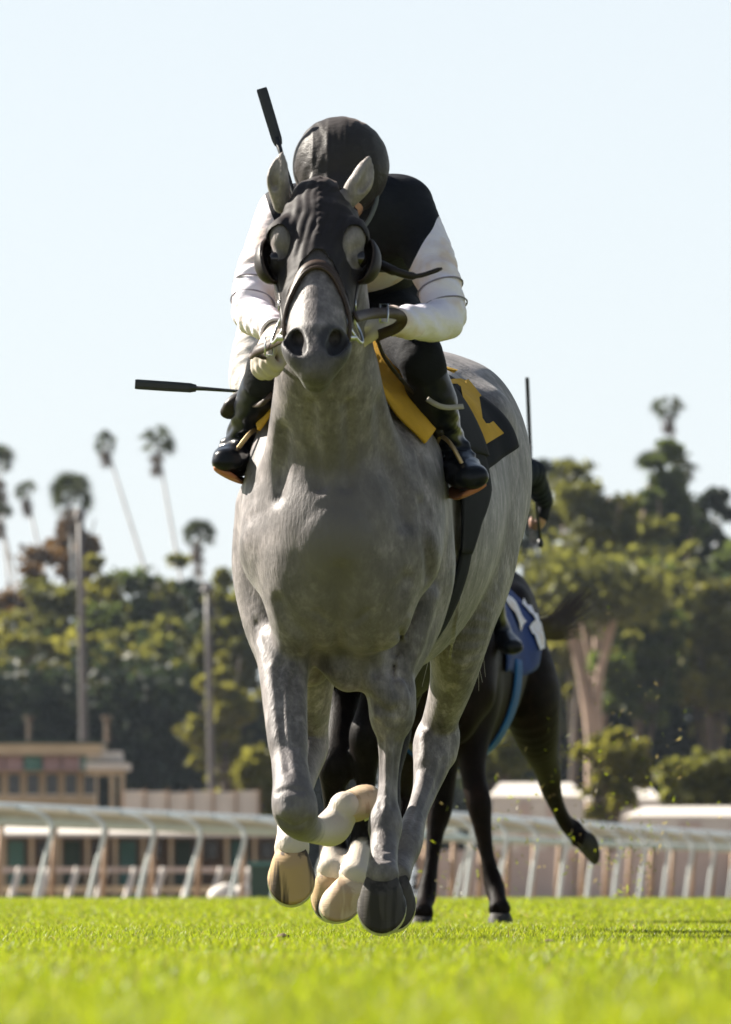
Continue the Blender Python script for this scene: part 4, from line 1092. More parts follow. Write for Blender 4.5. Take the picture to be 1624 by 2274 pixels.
def bridle():
    e = empty('bridle', tuple(HP(.35, 0, 0))); tag(e, 'dark leather bridle with noseband, bit rings and reins on the grey horse', 'bridle')
    ph = np.linspace(-math.radians(150), math.radians(150), 60)
    p, nn = ring_path(HF, lambda a: .292 + .135 * (1 - math.cos(min(abs(a), math.radians(100)))), .001, ph)
    m = MB(); ribbon(m, p, nn, .024, .007); m.build('noseband', M_brown, e, True)
    p2, nn2 = ring_path(HF, lambda a: .306 + .135 * (1 - math.cos(min(abs(a), math.radians(100)))), .0015, ph[6:-6])
    m = MB(); m.tube(p2 + nn2 * .006, .0045, 8); m.build('noseband_piping', M_brown, e, True)
    for sg in (-1, 1):
        # cheek strap down the side of the face
        tt = np.linspace(.20, .42, 14); o = np.array([HP(t, sg * .3, -.085) for t in tt]); q, _ = HF.surf(o, np.broadcast_to(-HL * sg, o.shape), .5, .006)
        m = MB(); ribbon(m, q, np.broadcast_to(HL * sg + HN * .2, q.shape), .020, .005); ck = m.build('cheek_strap', M_leather, e, True)
        bk = q[8] + HL * sg * .006; m = MB(); m.tube(np.array([bk + HA * .012 * math.cos(a) + HN * .012 * math.sin(a) for a in np.linspace(0, 2 * np.pi, 13)]), .0022, 6, cap=False); m.build('buckle', M_steel, ck, True)
        # bit ring
        c = HP(.405, sg * .088, -.088); a1 = nz(HA * .9 + HN * .35); a2 = nz(np.cross(HL, a1) + HL * sg * .55)
        m = MB(); m.tube(np.array([c + .041 * (a1 * math.cos(a) + a2 * math.sin(a)) for a in np.linspace(0, 2 * np.pi, 29)]), .0042, 8, cap=False); br = m.build('bit_ring', M_steel, e, True)
        m = MB(); m.tube([HP(.45, sg * .03, -.08), HP(.445, sg * .094, -.082)], .0085, 10); m.build('mouthpiece', M_steel, e, True)
    # reins: broad straps back to the hands
    R = [P(787, 705, 17.40), P(818, 698, 17.50), P(858, 695, 17.58), P(884, 699, 17.63), P(893, 712, 17.67), P(880, 728, 17.69), P(850, 741, 17.72), P(836, 748, 17.76)]
    strap(R, (0, -1, .0), .026, .005, 'rein', M_brown, e)
    L_ = [P(645, 748, 17.42), P(622, 757, 17.50), P(594, 770, 17.57), P(570, 781, 17.62), P(566, 790, 17.66), P(585, 792, 17.70)]
    r = strap(L_, (-.25, -1, .35), .028, .006, 'rein', M_brown, e)
    for c in (P(853, 696, 17.565), P(598, 769, 17.553)):
        mb = MB(); w, h = .019, .022; mb.tube(np.array([c + [-w / 2, -.008, -h], c + [w / 2, -.008, -h], c + [w / 2, -.008, h], c + [-w / 2, -.008, h], c + [-w / 2, -.008, -h]]), .0026, 6); mb.build('rein_buckle', M_steel, r, True)
    # long rein loop hanging back along the neck on each side
    cord([P(836, 748, 17.76), P(858, 800, 17.95), P(915, 868, 18.1), P(952, 890, 18.2)], .005, 'rein_end', M_leather, e)
    cord([P(585, 792, 17.72), P(604, 800, 17.9), P(600, 850, 18.05), P(578, 900, 18.15)], .005, 'rein_end', M_leather, e)
    # brow strap line by the right eye
    return e
bridle()

# --- conforming sheets on the barrel
BF = body_field()
for r in (LF, RF, LH, RH): BF.tube([N5(*q) for q in r[:4]], k=.03, side=LAT, sub=5)
BF.tube([N5(*r) for r in NECK[:4]], k=.09, side=(1, 0, 0), sub=4)
TA = np.array(TORSO)
def axis_at(Y): return np.stack([np.interp(Y, TA[:, 1], TA[:, 0]), Y, np.interp(Y, TA[:, 1], TA[:, 2])], -1)
def drape(Fd, yf, yr, th0, th1, ny, nt, off, M=None):
    """grid of points lying on the body; th measured from straight up, + = viewer right"""
    th = np.linspace(math.radians(th0), math.radians(th1), nt); G = []
    for a in th:
        d = math.degrees(a); ys = np.linspace(yf(d), yr(d), ny); c = axis_at(ys); r = LAT * math.sin(a) + UP * math.cos(a)
        G.append((c + r * .75, np.broadcast_to(-r, c.shape)))
    o = np.concatenate([g[0] for g in G]); dd = np.concatenate([g[1] for g in G])
    p, _ = Fd.surf(o, dd, .75, .0)
    of = off(np.degrees(np.repeat(th, ny)), np.tile(np.linspace(0, 1, ny), nt)) if callable(off) else off
    p = p - dd * np.reshape(of, (-1, 1) if np.ndim(of) else ())
    Q = np.array([[i * ny + j, i * ny + j + 1, (i + 1) * ny + j + 1, (i + 1) * ny + j] for i in range(nt - 1) for j in range(ny - 1)])
    return p, Q

def saddlery():
    sc = empty('saddle_cloth', tuple(axis_at(np.array([18.9]))[0] + [0, 0, .4])); tag(sc, 'black saddle cloth with a yellow number on the grey horse flank', 'saddle cloth')
    lift = lambda th, y: .010 + .045 * sm(.55, 1, y) * sm(25, 64, np.abs(th)) + .004 * np.sin(y * 22 + th * .1)
    CF = lambda d: 18.42 + .02 * abs(d) / 80; CRr = lambda d: 19.16 + .09 * sm(10, 64, abs(d))
    p, Q = drape(BF, CF, CRr, -66, 66, 30, 61, lift)
    solid(mesh_np('cloth', p, [Q], M_cloth_black, sc), .004)
    # number, cut from yellow cloth and sewn on: outline as seen, laid onto the cloth surface
    g = p.reshape(61, 30, 3)
    def zc(pts): return [(847.9 + x * .2, 811.8 + y * .2) for x, y in pts]
    main = zc([(740, 150), (880, 140), (930, 160), (965, 148), (1110, 330), (1085, 350), (1110, 500), (1120, 580), (1160, 640), (1200, 640), (1240, 615), (1360, 750), (1155, 875), (1030, 810), (900, 760), (940, 660), (985, 640), (930, 480), (880, 230), (840, 200), (770, 200)])
    top = zc([(690, 0), (850, 45), (800, 85), (700, 35)])
    from mathutils.geometry import tessellate_polygon
    tris = np.concatenate([p[Q[:, [0, 1, 2]]], p[Q[:, [0, 2, 3]]]])
    u_ = lambda q: 812 + q[..., 0] / q[..., 1] * F; v_ = lambda q: 2000 - (q[..., 2] - CH) / q[..., 1] * F
    tu, tv = u_(tris), v_(tris)
    nT = np.cross(tris[:, 1] - tris[:, 0], tris[:, 2] - tris[:, 0]); 
    def onto(pts):
        out = []
        for u, v in pts:
            d = np.array([(u - 812) / F, 1, (2000 - v) / F]); o = np.array([0, 0, CH])
            det = (tu[:, 1] - tu[:, 0]) * (tv[:, 2] - tv[:, 0]) - (tu[:, 2] - tu[:, 0]) * (tv[:, 1] - tv[:, 0]); det = np.where(np.abs(det) < 1e-9, 1e-9, det)
            w1 = ((u - tu[:, 0]) * (tv[:, 2] - tv[:, 0]) - (tu[:, 2] - tu[:, 0]) * (v - tv[:, 0])) / det
            w2 = ((tu[:, 1] - tu[:, 0]) * (v - tv[:, 0]) - (u - tu[:, 0]) * (tv[:, 1] - tv[:, 0])) / det
            bad = np.maximum(0, -w1) + np.maximum(0, -w2) + np.maximum(0, w1 + w2 - 1)
            den = nT @ d; t = (nT * (tris[:, 0] - o)).sum(1) / np.where(np.abs(den) < 1e-9, 1e-9, den)
            sc_ = np.minimum(bad, 1e3) * 1000 + t
            k = int(np.argmin(sc_)); out.append(o + d * (t[k] - .05))
            out[-1] = o + d * (t[k] - .03)
        return np.array(out)
    for nm, poly in (('number', main), ('number_trim', top)):
        tr = np.array(tessellate_polygon([[Vector((x, y, 0)) for x, y in poly]])); pp = np.array(poly)
        T2 = pp[tr]
        for _ in range(3):
            a, b, c = T2[:, 0], T2[:, 1], T2[:, 2]; ab, bc, ca = (a + b) / 2, (b + c) / 2, (c + a) / 2
            T2 = np.concatenate([np.stack(x, 1) for x in ((a, ab, ca), (ab, b, bc), (ca, bc, c), (ab, bc, ca))])
        uq, inv = np.unique(np.round(T2.reshape(-1, 2), 3), axis=0, return_inverse=True)
        mesh_np(nm, onto(uq), [inv.reshape(-1, 3)], M_yellow, sc, True)
    pad = empty('saddle_pad', tuple(axis_at(np.array([18.4]))[0] + [0, 0, .4])); tag(pad, 'yellow felt saddle pad showing in front of the grey horse saddle', 'saddle pad')
    for s in (-1, 1):
        pq, Qp = drape(BF, lambda d: 18.03 + .0012 * abs(d), lambda d: 18.60, 6 if s > 0 else -41, 46 if s > 0 else -6, 12, 18, .018)
        solid(mesh_np('pad_wing', pq, [Qp], M_yellow, pad), .008)
    sd_ = empty('saddle', tuple(axis_at(np.array([18.6]))[0] + [0, 0, .44])); tag(sd_, 'small black racing saddle under the jockey in the black cap', 'saddle')
    pq, Qp = drape(BF, lambda d: 18.34 + .0004 * abs(d), lambda d: 18.86 - .001 * abs(d), -62, 62, 14, 41, lambda th, y: .030 + .012 * np.exp(-(th / 25) ** 2) * (y > .8))
    solid(mesh_np('seat', pq, [Qp], M_cloth_black, sd_), .010)
    for s in (-1, 1):
        a, b = (40, 112) if s > 0 else (-112, -40)
        pq, Qp = drape(BF, lambda d: 18.40 + .0006 * max(0, abs(d) - 40), lambda d: np.interp(abs(d), [40, 78, 96, 112], [18.80, 18.76, 18.62, 18.56]), a, b, 12, 26, .024)
        solid(mesh_np('flap', pq, [Qp], M_cloth_black, sd_), .005)
    gi = empty('girth', tuple(axis_at(np.array([18.55]))[0] + [0, 0, -.4])); tag(gi, 'black girth strap round the grey horse barrel under the saddle', 'girth')
    pq, Qp = drape(BF, lambda d: 18.50, lambda d: 18.60, 100, 260, 5, 40, .012)
    solid(mesh_np('band', pq, [Qp], M_cloth_black, gi), .006)
    # rolled leather at the left: knee roll and its flap
    f = Field(); f.tube([N5(596, 872, 18.22, .014, .012), N5(560, 888, 18.20, .026, .018), N5(525, 902, 18.20, .030, .022), N5(508, 915, 18.22, .022, .018)], k=.02)
    f.tube([N5(600, 862, 18.24, .010, .012), N5(548, 870, 18.22, .012, .014), N5(516, 884, 18.22, .008, .010)], k=.012)
    V, Q = extract(f, .005, .005, .005); mesh_np('knee_roll', V + .003 * vnoise(V, 45, 3)[:, None], Q, M_leather, sd_)
    # stirrups with leathers
    for nm, lp, br, ba in (('right', [P(926, 850, 18.13), P(956, 915, 18.16), P(978, 968, 18.18)], [P(978, 966, 18.20), P(1000, 985, 18.17), P(1022, 1022, 18.16), P(1044, 1072, 18.17), P(1046, 1084, 18.20)],
                            [P(1046, 1084, 18.20), P(1022, 1094, 18.22), P(996, 1100, 18.26), P(975, 1060, 18.27), P(968, 1000, 18.25), P(978, 966, 18.20)]),
                       ('left', [P(592, 880, 18.13), P(585, 920, 18.16), P(578, 955, 18.18)], [P(574, 952, 18.18), P(556, 962, 18.15), P(530, 995, 18.15), P(508, 1030, 18.16), P(503, 1044, 18.19)],
                            [P(503, 1044, 18.19), P(522, 1058, 18.22), P(548, 1066, 18.26), P(562, 1040, 18.27), P(572, 990, 18.24), P(574, 952, 18.18)])):
        e = empty('stirrup', tuple(lp[-1])); tag(e, 'brass stirrup iron on the right-hand boot of the leading jockey' if nm == 'right' else 'brass stirrup iron on the left-hand boot of the leading jockey', 'stirrup', 'stirrups of the grey horse')
        strap(lp, (0, -1, .1), .022, .004, 'leather', M_leather, e)
        strap(br, (0, -1, .0), .011, .007, 'branch', M_brass, e)
        strap(ba, (0, -1, -.2), .009, .007, 'tread', M_brass, e)
saddlery()

# ------------------------------------------------------------------ leading jockey
def fabric(name, c, rough=.75, var=.1, bscale=500, stain=None):
    n = NT(name); v = n.coords('Object'); c = np.array(c)
    col = n.ramp(n.noise(7, 4, .6, v), [(.3, tuple(c * (1 - var))), (.7, tuple(np.clip(c * (1 + var), 0, .85)))])
    if stain is not None: col = n.mix(n.ramp(n.noise(9, 3, .5, v), [(.50, (0, 0, 0)), (.62, (.8, .8, .8))]), col, stain)
    n.color(col); n.set(Roughness=rough); n.b.inputs['Specular IOR Level'].default_value = .12
    cr = n.noise(38, 4, .6, n.coords('Object', (1, 1, 2.2))); fine = n.noise(bscale, 2, .5, v)
    b1 = n.bump(cr, .45, .006); b2 = n.new('ShaderNodeBump'); b2.inputs['Strength'].default_value = .12; b2.inputs['Distance'].default_value = .001
    n.l.new(fine, b2.inputs['Height']); n.l.new(b1.outputs[0], b2.inputs['Normal']); n.l.new(b2.outputs[0], n.b.inputs['Normal'])
    return n.m
M_silk_white = fabric('white_silk', (.78, .74, .82), .6, .05, 500, (.66, .52, .44))
M_silk_black = fabric('black_silk', (.014, .015, .020), .7, .2)
M_breech = fabric('black_breeches', (.010, .011, .014), .8, .2)
M_cap = fabric('black_cap_cover', (.030, .027, .027), .5, .25)
for m_ in (M_cap, M_hood):
    b_ = m_.node_tree.nodes['Principled BSDF']; b_.inputs['Sheen Weight'].default_value = .12; b_.inputs['Sheen Roughness'].default_value = .35; b_.inputs['Sheen Tint'].default_value = (.9, .75, .68, 1)

HEADC = P(757, 388, 18.03)
def add_head(f, c=HEADC):
    # bowed head: crown towards the camera, face down
    d = nz([.0, -.55, -.83]); up = nz([0, -.83, .55]); lx = np.array([1., 0, 0])
    f.ell(c, (.078, .098, .095), (lx, d, up), k=.02)
    f.ell(c + d * .075 - up * .005 + [0, -.0, 0], (.058, .060, .060), (lx, d, up), k=.03)      # jaw and face
    f.ell(c + d * .062 + np.array([0, -.082, .012]), (.012, .024, .018), (lx, d, up), k=.012)   # nose
    f.ell(c + d * .098 + np.array([0, -.062, .0]), (.022, .012, .012), (lx, d, up), k=.012)     # mouth
    for s in (-1, 1):
        f.ell(c + d * .05 + lx * s * .076, (.009, .030, .020), (lx, d, up), k=.008)             # ear
        f.ell(c + d * .030 + lx * s * .030 + np.array([0, -.083, .012]), (.013, .009, .008), (lx, d, up), k=.01)   # brow
        f.ell(c + d * .045 + lx * s * .031 + np.array([0, -.085, .008]), (.010, .008, .008), (lx, d, up), k=.006, neg=True)
    return f
TORS = [N5(800, 655, 18.74, .155, .125), N5(798, 600, 18.55, .155, .12), N5(790, 530, 18.36, .170, .125), N5(782, 490, 18.20, .175, .115), N5(775, 470, 18.10, .12, .085)]
ARM_L = [N5(895, 462, 18.16, .082, .080), N5(940, 540, 18.10, .064, .062), N5(975, 630, 18.03, .056, .056), N5(990, 700, 17.99, .052, .054), N5(960, 716, 17.93, .050, .048), N5(915, 715, 17.86, .042, .042), N5(868, 712, 17.79, .033, .034)]
ARM_R = [N5(640, 480, 18.16, .080, .080), N5(600, 555, 18.10, .062, .062), N5(572, 630, 18.03, .056, .056), N5(560, 690, 17.98, .050, .052), N5(576, 710, 17.92, .046, .046), N5(600, 722, 17.84, .038, .040), N5(612, 740, 17.78, .032, .034)]
LEG_L = [N5(850, 690, 18.70, .095, .105), N5(892, 738, 18.38, .080, .082), N5(930, 786, 18.12, .060, .060), N5(946, 840, 18.14, .053, .056), N5(964, 900, 18.18, .056, .057), N5(985, 950, 18.26, .040, .046), N5(1000, 990, 18.32, .038, .042)]
LEG_R = [N5(730, 690, 18.70, .095, .105), N5(660, 745, 18.35, .085, .085), N5(604, 806, 18.07, .062, .064), N5(584, 856, 18.11, .050, .056), N5(564, 905, 18.18, .046, .050), N5(546, 950, 18.26, .038, .044), N5(536, 985, 18.32, .037, .042)]
FOOT_L = [N5(1002, 1005, 18.36, .036, .045), N5(1014, 1034, 18.30, .042, .046), N5(1036, 1054, 18.20, .045, .038), N5(1048, 1060, 18.13, .038, .028)]
FOOT_R = [N5(534, 1000, 18.36, .036, .045), N5(530, 1016, 18.30, .040, .044), N5(514, 1022, 18.18, .042, .036), N5(505, 1022, 18.11, .034, .026)]

def hand_nodes(f, w, d, up, r=1.0, k=.008):
    """closed fist at wrist w, pointing d; up = back of the hand"""
    d = nz(d); up = nz(up - d * np.dot(up, d)); lat = np.cross(d, up)
    c = w + d * .05 * r
    f.tube([[*w, .030 * r, .024 * r], [*c, .042 * r, .020 * r], [*(w + d * .082 * r), .040 * r, .017 * r]], k=.01, side=lat)
    for i, o in enumerate((-.031, -.0105, .0105, .030)):
        ln = (.92, 1.05, 1.0, .80)[i] * r
        b = w + d * .080 * r + lat * o * r
        f.tube([[*b, .0105 * r, .0105 * r], [*(b + d * .024 * ln - up * .010), .0102 * r, .0102 * r], [*(b + d * .026 * ln - up * .036 * ln), .0095 * r, .0095 * r], [*(b + d * .002 - up * .042 * ln), .0085 * r, .0085 * r]], k=k * .6, side=lat)
    b = w + d * .030 * r - lat * .034 * r
    f.tube([[*b, .013 * r, .013 * r], [*(b + d * .028 - lat * .012 - up * .018), .0115 * r, .0115 * r], [*(b + d * .050 + lat * .008 - up * .036), .0095 * r, .0095 * r]], k=k, side=up)
    return f

def make_person(name, label, M, torso, armL, armR, legL, legR, footL, footR, headc, handL, handR, mats, step, headextra=True):
    """M = 4x4 placing lead-frame nodes; arms given in world"""
    root = empty(name, tuple((M @ np.array([*torso[0][:3], 1]))[:3])); tag(root, label, 'person')
    tf = lambda rows: [[*(M[:3, :3] @ np.array(r[:3]) + M[:3, 3]), r[3], r[4]] for r in rows]
    thin = lambda rows, a=.012: [[*r[:3], max(r[3] - a, .02), max(r[4] - a, .02)] for r in rows]
    torso, legL, legR, footL, footR = map(tf, (torso, legL, legR, footL, footR))
    hc = M[:3, :3] @ headc + M[:3, 3]
    B = Field(); B.tube(thin(torso), k=.04, side=M[:3, :3] @ np.array([1., 0, 0]))
    for a in (armL, armR, legL, legR): B.tube(thin(a), k=.03)
    for a in (footL, footR): B.tube(thin(a), k=.03)
    nb = np.array(torso[-1][:3]); B.tube([[*(nb + [0, .03, 0]), .055, .055], [*(hc + [0, .05, -.03]), .05, .05]], k=.03)
    add_head(B, hc)
    for arm, hd_ in ((armL, handL), (armR, handR)):
        w = np.array(arm[-1][:3]); hand_nodes(B, w, hd_[0], np.array(hd_[1]), hd_[2] if len(hd_) > 2 else 1.0)
    V, Q = extract(B, step, step, step); mesh_np('body', V, Q, M_skin, root)
    # jersey: torso and sleeves, with folds
    J = Field(); J.tube(torso, k=.05, side=M[:3, :3] @ np.array([1., 0, 0]))
    for a in (armL, armR): J.tube(a, k=.05)
    V, Q = extract(J, step * .8, step * .8, step * .8, it=1); N = normals(V, Q)
    fold = np.zeros(len(V))
    for arm in (armL, armR):
        el = np.array(arm[3][:3]); d = np.linalg.norm(V - el, axis=1); ax = nz(np.array(arm[5][:3]) - el)
        dst = np.minimum(np.linalg.norm(V - np.array(arm[2][:3]), axis=1), np.linalg.norm(V - np.array(arm[5][:3]), axis=1)); dst = np.minimum(dst, d)
        q = V @ nz(np.array(arm[4][:3]) - np.array(arm[2][:3])); q2 = V @ ax
        fold += np.exp(-(dst / .10) ** 2) * (.0030 * np.sin(q * 130 + 6 * vnoise(V, 9, 1)) + .0012 * np.sin(q2 * 190 + 7 * vnoise(V, 11, 2)))
    fold += .005 * vnoise(V, 9, 5)
    V = V + N * fold[:, None]
    return root, V, tri(Q), B, (torso, armL, armR, legL, legR, footL, footR, hc)

def clothes_lead():
    I4 = np.eye(4)
    root, V, T, B, (to, aL, aR, lL, lR, fL, fR, hc) = make_person('person', 'jockey in black cap and white sleeves crouched over the leading grey horse', I4, TORS, ARM_L, ARM_R, LEG_L, LEG_R, FOOT_L, FOOT_R, HEADC,
        (np.array([-1, -.25, -.15]), (0, -.3, 1)), (np.array([-.35, -.6, -.72]), (-.8, -.5, .2)), None, .0065)
    u = 812 + V[:, 0] / V[:, 1] * F; v = 2000 - (V[:, 2] - CH) / V[:, 1] * F
    # cuffs and waist
    cut = np.full(len(V), 1.0)
    for a in (aL, aR):
        w = np.array(a[-1][:3]); d = nz(w - np.array(a[-2][:3])); q = (V - w) @ d; near = np.linalg.norm(V - w, axis=1) < .09
        cut = np.where(near, np.minimum(cut, -.006 - q), cut)
    # black yoke inside the shoulder seams and above the chest seam, white below and on the sleeves
    wob = 5 * vnoise(V, 20, 9)
    yk = np.minimum.reduce([np.interp(v, [380, 480, 600, 700], [990, 978, 906, 850]) - u + wob, u - np.interp(v, [380, 480, 600, 700], [575, 602, 660, 720]) + wob, 604 - v + wob]) / 900
    yk = np.where(V[:, 1] > 18.38, .05, yk)
    Vb, Tb = clip(V, T, np.minimum(cut, yk)); jb = mesh_np('jersey', Vb, [Tb], M_silk_black, root); jb['label'] = 'black jersey yoke and back'
    Vw, Tw = clip(V, T, np.minimum(cut, -yk)); 
    jw = mesh_np('jersey', Vw, [Tw], M_silk_white, root); jw['label'] = 'white sleeves and front of the jersey'
    for a in (aL, aR):          # cuffs
        w = np.array(a[-1][:3]); d = nz(w - np.array(a[-2][:3])); s = nz(np.cross(d, [0, 0, 1])); q = np.cross(s, d); m = MB()
        m.tube(np.array([w - d * .006 + .034 * (s * math.cos(t) + q * math.sin(t)) for t in np.linspace(0, 2 * np.pi, 20)]), .005, 6, cap=False); m.build('cuff', M_silk_white, root, True)
    JF = Field(); JF.tube(to, k=.05)
    for a in (aL, aR): JF.tube(a, k=.05)
    for a in (aL, aR):
        sp_ = spline(np.array(a), 8)
        for i in (17, 21):
            c = sp_[i, :3]; d = nz(sp_[i + 1, :3] - sp_[i - 1, :3]); s1 = nz(np.cross(d, [0, 1, .2])); s2 = np.cross(d, s1)
            o = np.array([c + .12 * (s1 * math.cos(t) + s2 * math.sin(t)) + d * .012 * math.sin(t) for t in np.linspace(0, 2 * np.pi, 36)]); dr = c - o; dr /= np.linalg.norm(dr, axis=1)[:, None]
            q, _ = JF.surf(o, dr, .2, .002); m = MB(); m.tube(q, .0022, 6, cap=False); m.build('seam', simple('grey_seam', (.22, .20, .24), .8), jw, True)
    # breeches and boots
    bf = Field()
    for a in (lL, lR): bf.tube(a[:4], k=.03)
    bf.tube([to[0], to[1]], k=.06)
    Vq, Qq = extract(bf, .007, .007, .007, it=1); Vq = Vq + normals(Vq, Qq) * (.004 * vnoise(Vq, 22, 4))[:, None]; mesh_np('breeches', Vq, Qq, M_breech, root)
    for lg, ft, sg in ((lL, fL, 1), (lR, fR, -1)):
        b = Field(); b.tube([[*r[:3], r[3] + .004, r[4] + .004] for r in lg[3:]], k=.02)
        b.tube([[*r[:3], r[3] + .005, r[4] + .003] for r in ft], k=.025)
        for i in range(4):     # leather creases at the ankle
            c = np.array(lg[-1][:3]) * (1 - i * .22) + np.array(ft[1][:3]) * (i * .22); b.ell(c + np.array([0, -.030, .004]), (.045, .012, .006), k=.014)
        Vq, Qq = extract(b, .005, .005, .005, it=1); d = normals(Vq, Qq)
        Vq = Vq + d * (.0018 * vnoise(Vq, 30, 7) + .0022 * np.sin(Vq[:, 2] * 190 + 5 * vnoise(Vq, 8, 3)) * np.exp(-((Vq[:, 2] - lg[-1][2]) / .07) ** 2))[:, None]
        o = mesh_np('boot', Vq, Qq, M_boot, root)
        # sole
        s = Field(); rot = [[*(np.array(r[:3]) + np.array([0.006 * sg, 0, -(r[4] + .004)])), r[3] * .98, .008] for r in ft[1:]]; s.tube(rot, k=.01, side=nz([.86, 0, .42 * sg]))
        Vq, Qq = extract(s, .004, .005, .004); mesh_np('sole', Vq, Qq, M_sole, o)
        p = np.array([P(949, 886, 18.050), P(968, 898, 18.045), P(992, 905, 18.060), P(1028, 903, 18.110)]) if sg > 0 else np.array([P(606, 874, 18.030), P(592, 888, 18.030), P(578, 898, 18.050), P(560, 900, 18.110)])
        strap(p, (0, -1, .1), .013, .003, 'boot_strap', M_brown if sg < 0 else simple('pale_strap', (.30, .27, .22), .6), o)
    # left glove and helmet
    g = Field(); w = np.array(aL[-1][:3]); hand_nodes(g, w, np.array([-1, -.25, -.15]), np.array([0, -.3, 1]), 1.05); 
    Vq, Qq = extract(g, .0035, .0035, .0035, iso=.002); mesh_np('glove', Vq, Qq, M_glove, root)
    g = Field(); w = np.array(aR[-1][:3]); hand_nodes(g, w, np.array([-.35, -.6, -.72]), np.array([-.8, -.5, .2]), 1.05)
    Vq, Qq = extract(g, .0035, .0035, .0035, iso=.002); mesh_np('glove', Vq, Qq, M_glove, root)
    h = Field(); d = nz([.0, -.55, -.83]); up = nz([0, -.83, .55]); lx = np.array([1., 0, 0])
    h.ell(hc - d * .010 + up * .012, (.112, .125, .118), (lx, d, up), k=.02); h.ell(hc - d * .05 - up * .02 + [0.0, 0, 0], (.106, .10, .11), (lx, d, up), k=.05)
    h.tube([[*(hc + d * .085 + up * .075 + lx * -.075), .016, .006], [*(hc + d * .105 + up * .095), .026, .006], [*(hc + d * .085 + up * .075 + lx * .075), .016, .006]], k=.02, side=d)     # peak
    Vq, Qq = extract(h, .0045, .0045, .0045); Nq = normals(Vq, Qq); q = Vq - hc
    ang = q @ lx / .11; lon = q @ d
    ridge = np.exp(-((ang + .28) / .05) ** 2) * .004 + np.exp(-((ang + .62) / .04) ** 2) * .003 + np.exp(-((ang - .12) / .04) ** 2) * .0025
    Vq = Vq + Nq * (ridge * np.clip(1 - np.abs(lon) / .12, 0, 1) + .0005 * np.sin(ang * 24 + 5 * vnoise(Vq, 10, 2)) + .0022 * vnoise(Vq, 16, 3))[:, None]
    hel = mesh_np('cap', Vq, Qq, M_cap, root)
    cord([hc + [.088, .0, -.02], hc + [.086, -.03, -.075], hc + [.055, -.055, -.135], hc + [0, -.075, -.155], hc + [-.055, -.055, -.135], hc + [-.086, -.03, -.075], hc + [-.088, 0, -.02]], .006, 'chin_strap', simple('grey_strap', (.10, .11, .11), .7), hel)
    return root
lead_jockey = clothes_lead()

# whips
M_whip = simple('black_whip_leather', (.012, .013, .014), .45, .3, 30)
def whip(label, tip, flap_end, hand, Y0, Y1, w, shaft=.0045, knob=True):
    e = empty('whip', tuple(hand)); tag(e, label, 'whip', 'riding whips')
    a, b, c = tip, flap_end, hand; d = nz(b - a); s = nz(np.cross(d, [0, 1, 0]))
    m = MB()
    sec = [(0, .92), (.04, 1.0), (.5, 1.0), (.9, .95), (1.0, .7)]
    V = []; 
    for t, k in sec:
        p = a + (b - a) * t
        for x, y in ((-1, -.35), (-.4, -.55), (.4, -.55), (1, -.35), (1, .35), (.4, .55), (-.4, .55), (-1, .35)): V.append(p + s * x * w * k + np.array([0, 1, 0]) * y * .010 * k)
    Q = [[i * 8 + j, i * 8 + (j + 1) % 8, (i + 1) * 8 + (j + 1) % 8, (i + 1) * 8 + j] for i in range(4) for j in range(8)]
    m.add(V, Q, [[0, j + 1, j] for j in range(1, 7)] + [[32, 32 + j, 33 + j] for j in range(1, 7)]); m.build('flap', M_whip, e, False)
    m = MB(); m.tube([b - d * .02, b + d * .03, b * .5 + c * .5, c], [shaft * 1.7, shaft * 1.3, shaft, shaft * 1.6], 8); m.build('shaft', M_whip, e, True)
    if knob:
        d2 = nz(c - b); m = MB(); m.tube([c - d2 * .02, c, c + d2 * .015], [.010, .014, .009], 8); m.build('knob', M_whip, e, True)
    return e
whip('upright black riding whip with padded flap beside the grey ear', P(581, 196, 18.06), P(619, 322, 18.04), P(738, 705, 17.86), 0, 0, .0135)
HAZE = .00006
# ------------------------------------------------------------------ the two horses behind and their riders
def rigid(yaw, src, dst):
    c, s_ = math.cos(yaw), math.sin(yaw); M = np.eye(4); M[:3, :3] = [[c, -s_, 0], [s_, c, 0], [0, 0, 1]]
    M[:3, 3] = np.asarray(dst) - M[:3, :3] @ np.asarray(src); return M

M_dark = coat_material('dark_bay_coat', (.011, .008, .007), (.008, .007, .007), (.54, .47, .39), .25, .05, 0)
M_bay = coat_material('brown_bay_coat', (.012, .006, .0045), (.006, .005, .005), (.66, .58, .48), .3, .05, 0)

def rear_horse(name, label, M, legs, mat, socks, hooves, step, head_drop=0.0):
    f = body_field()
    f.tube([N5(*r) for r in NECK], k=.07, side=(1, 0, 0), sub=4); head_field(f)
    f = f.moved(M)
    side = M[:3, :3] @ LAT
    for r in legs: f.tube([N5(*q) for q in r], k=.03, side=side, sub=5, cap=.3)
    root = empty(name, (M @ np.array([0, 18.9, 0, 1]))[:3]); tag(root, label, 'horse')
    V, Q = extract(f, step, step * 1.3, step, it=2)
    mask = np.zeros((len(V), 3), np.float32)
    for r, wm, dm in zip(legs, socks, [(5, 3, .8)] * 4): mask = np.maximum(mask, leg_mask(V, r, wm, dm))
    mesh_np('body', V, Q, mat, root, attr={'mask': mask})
    for h in hooves: hoof(root, *h)
    return root, f

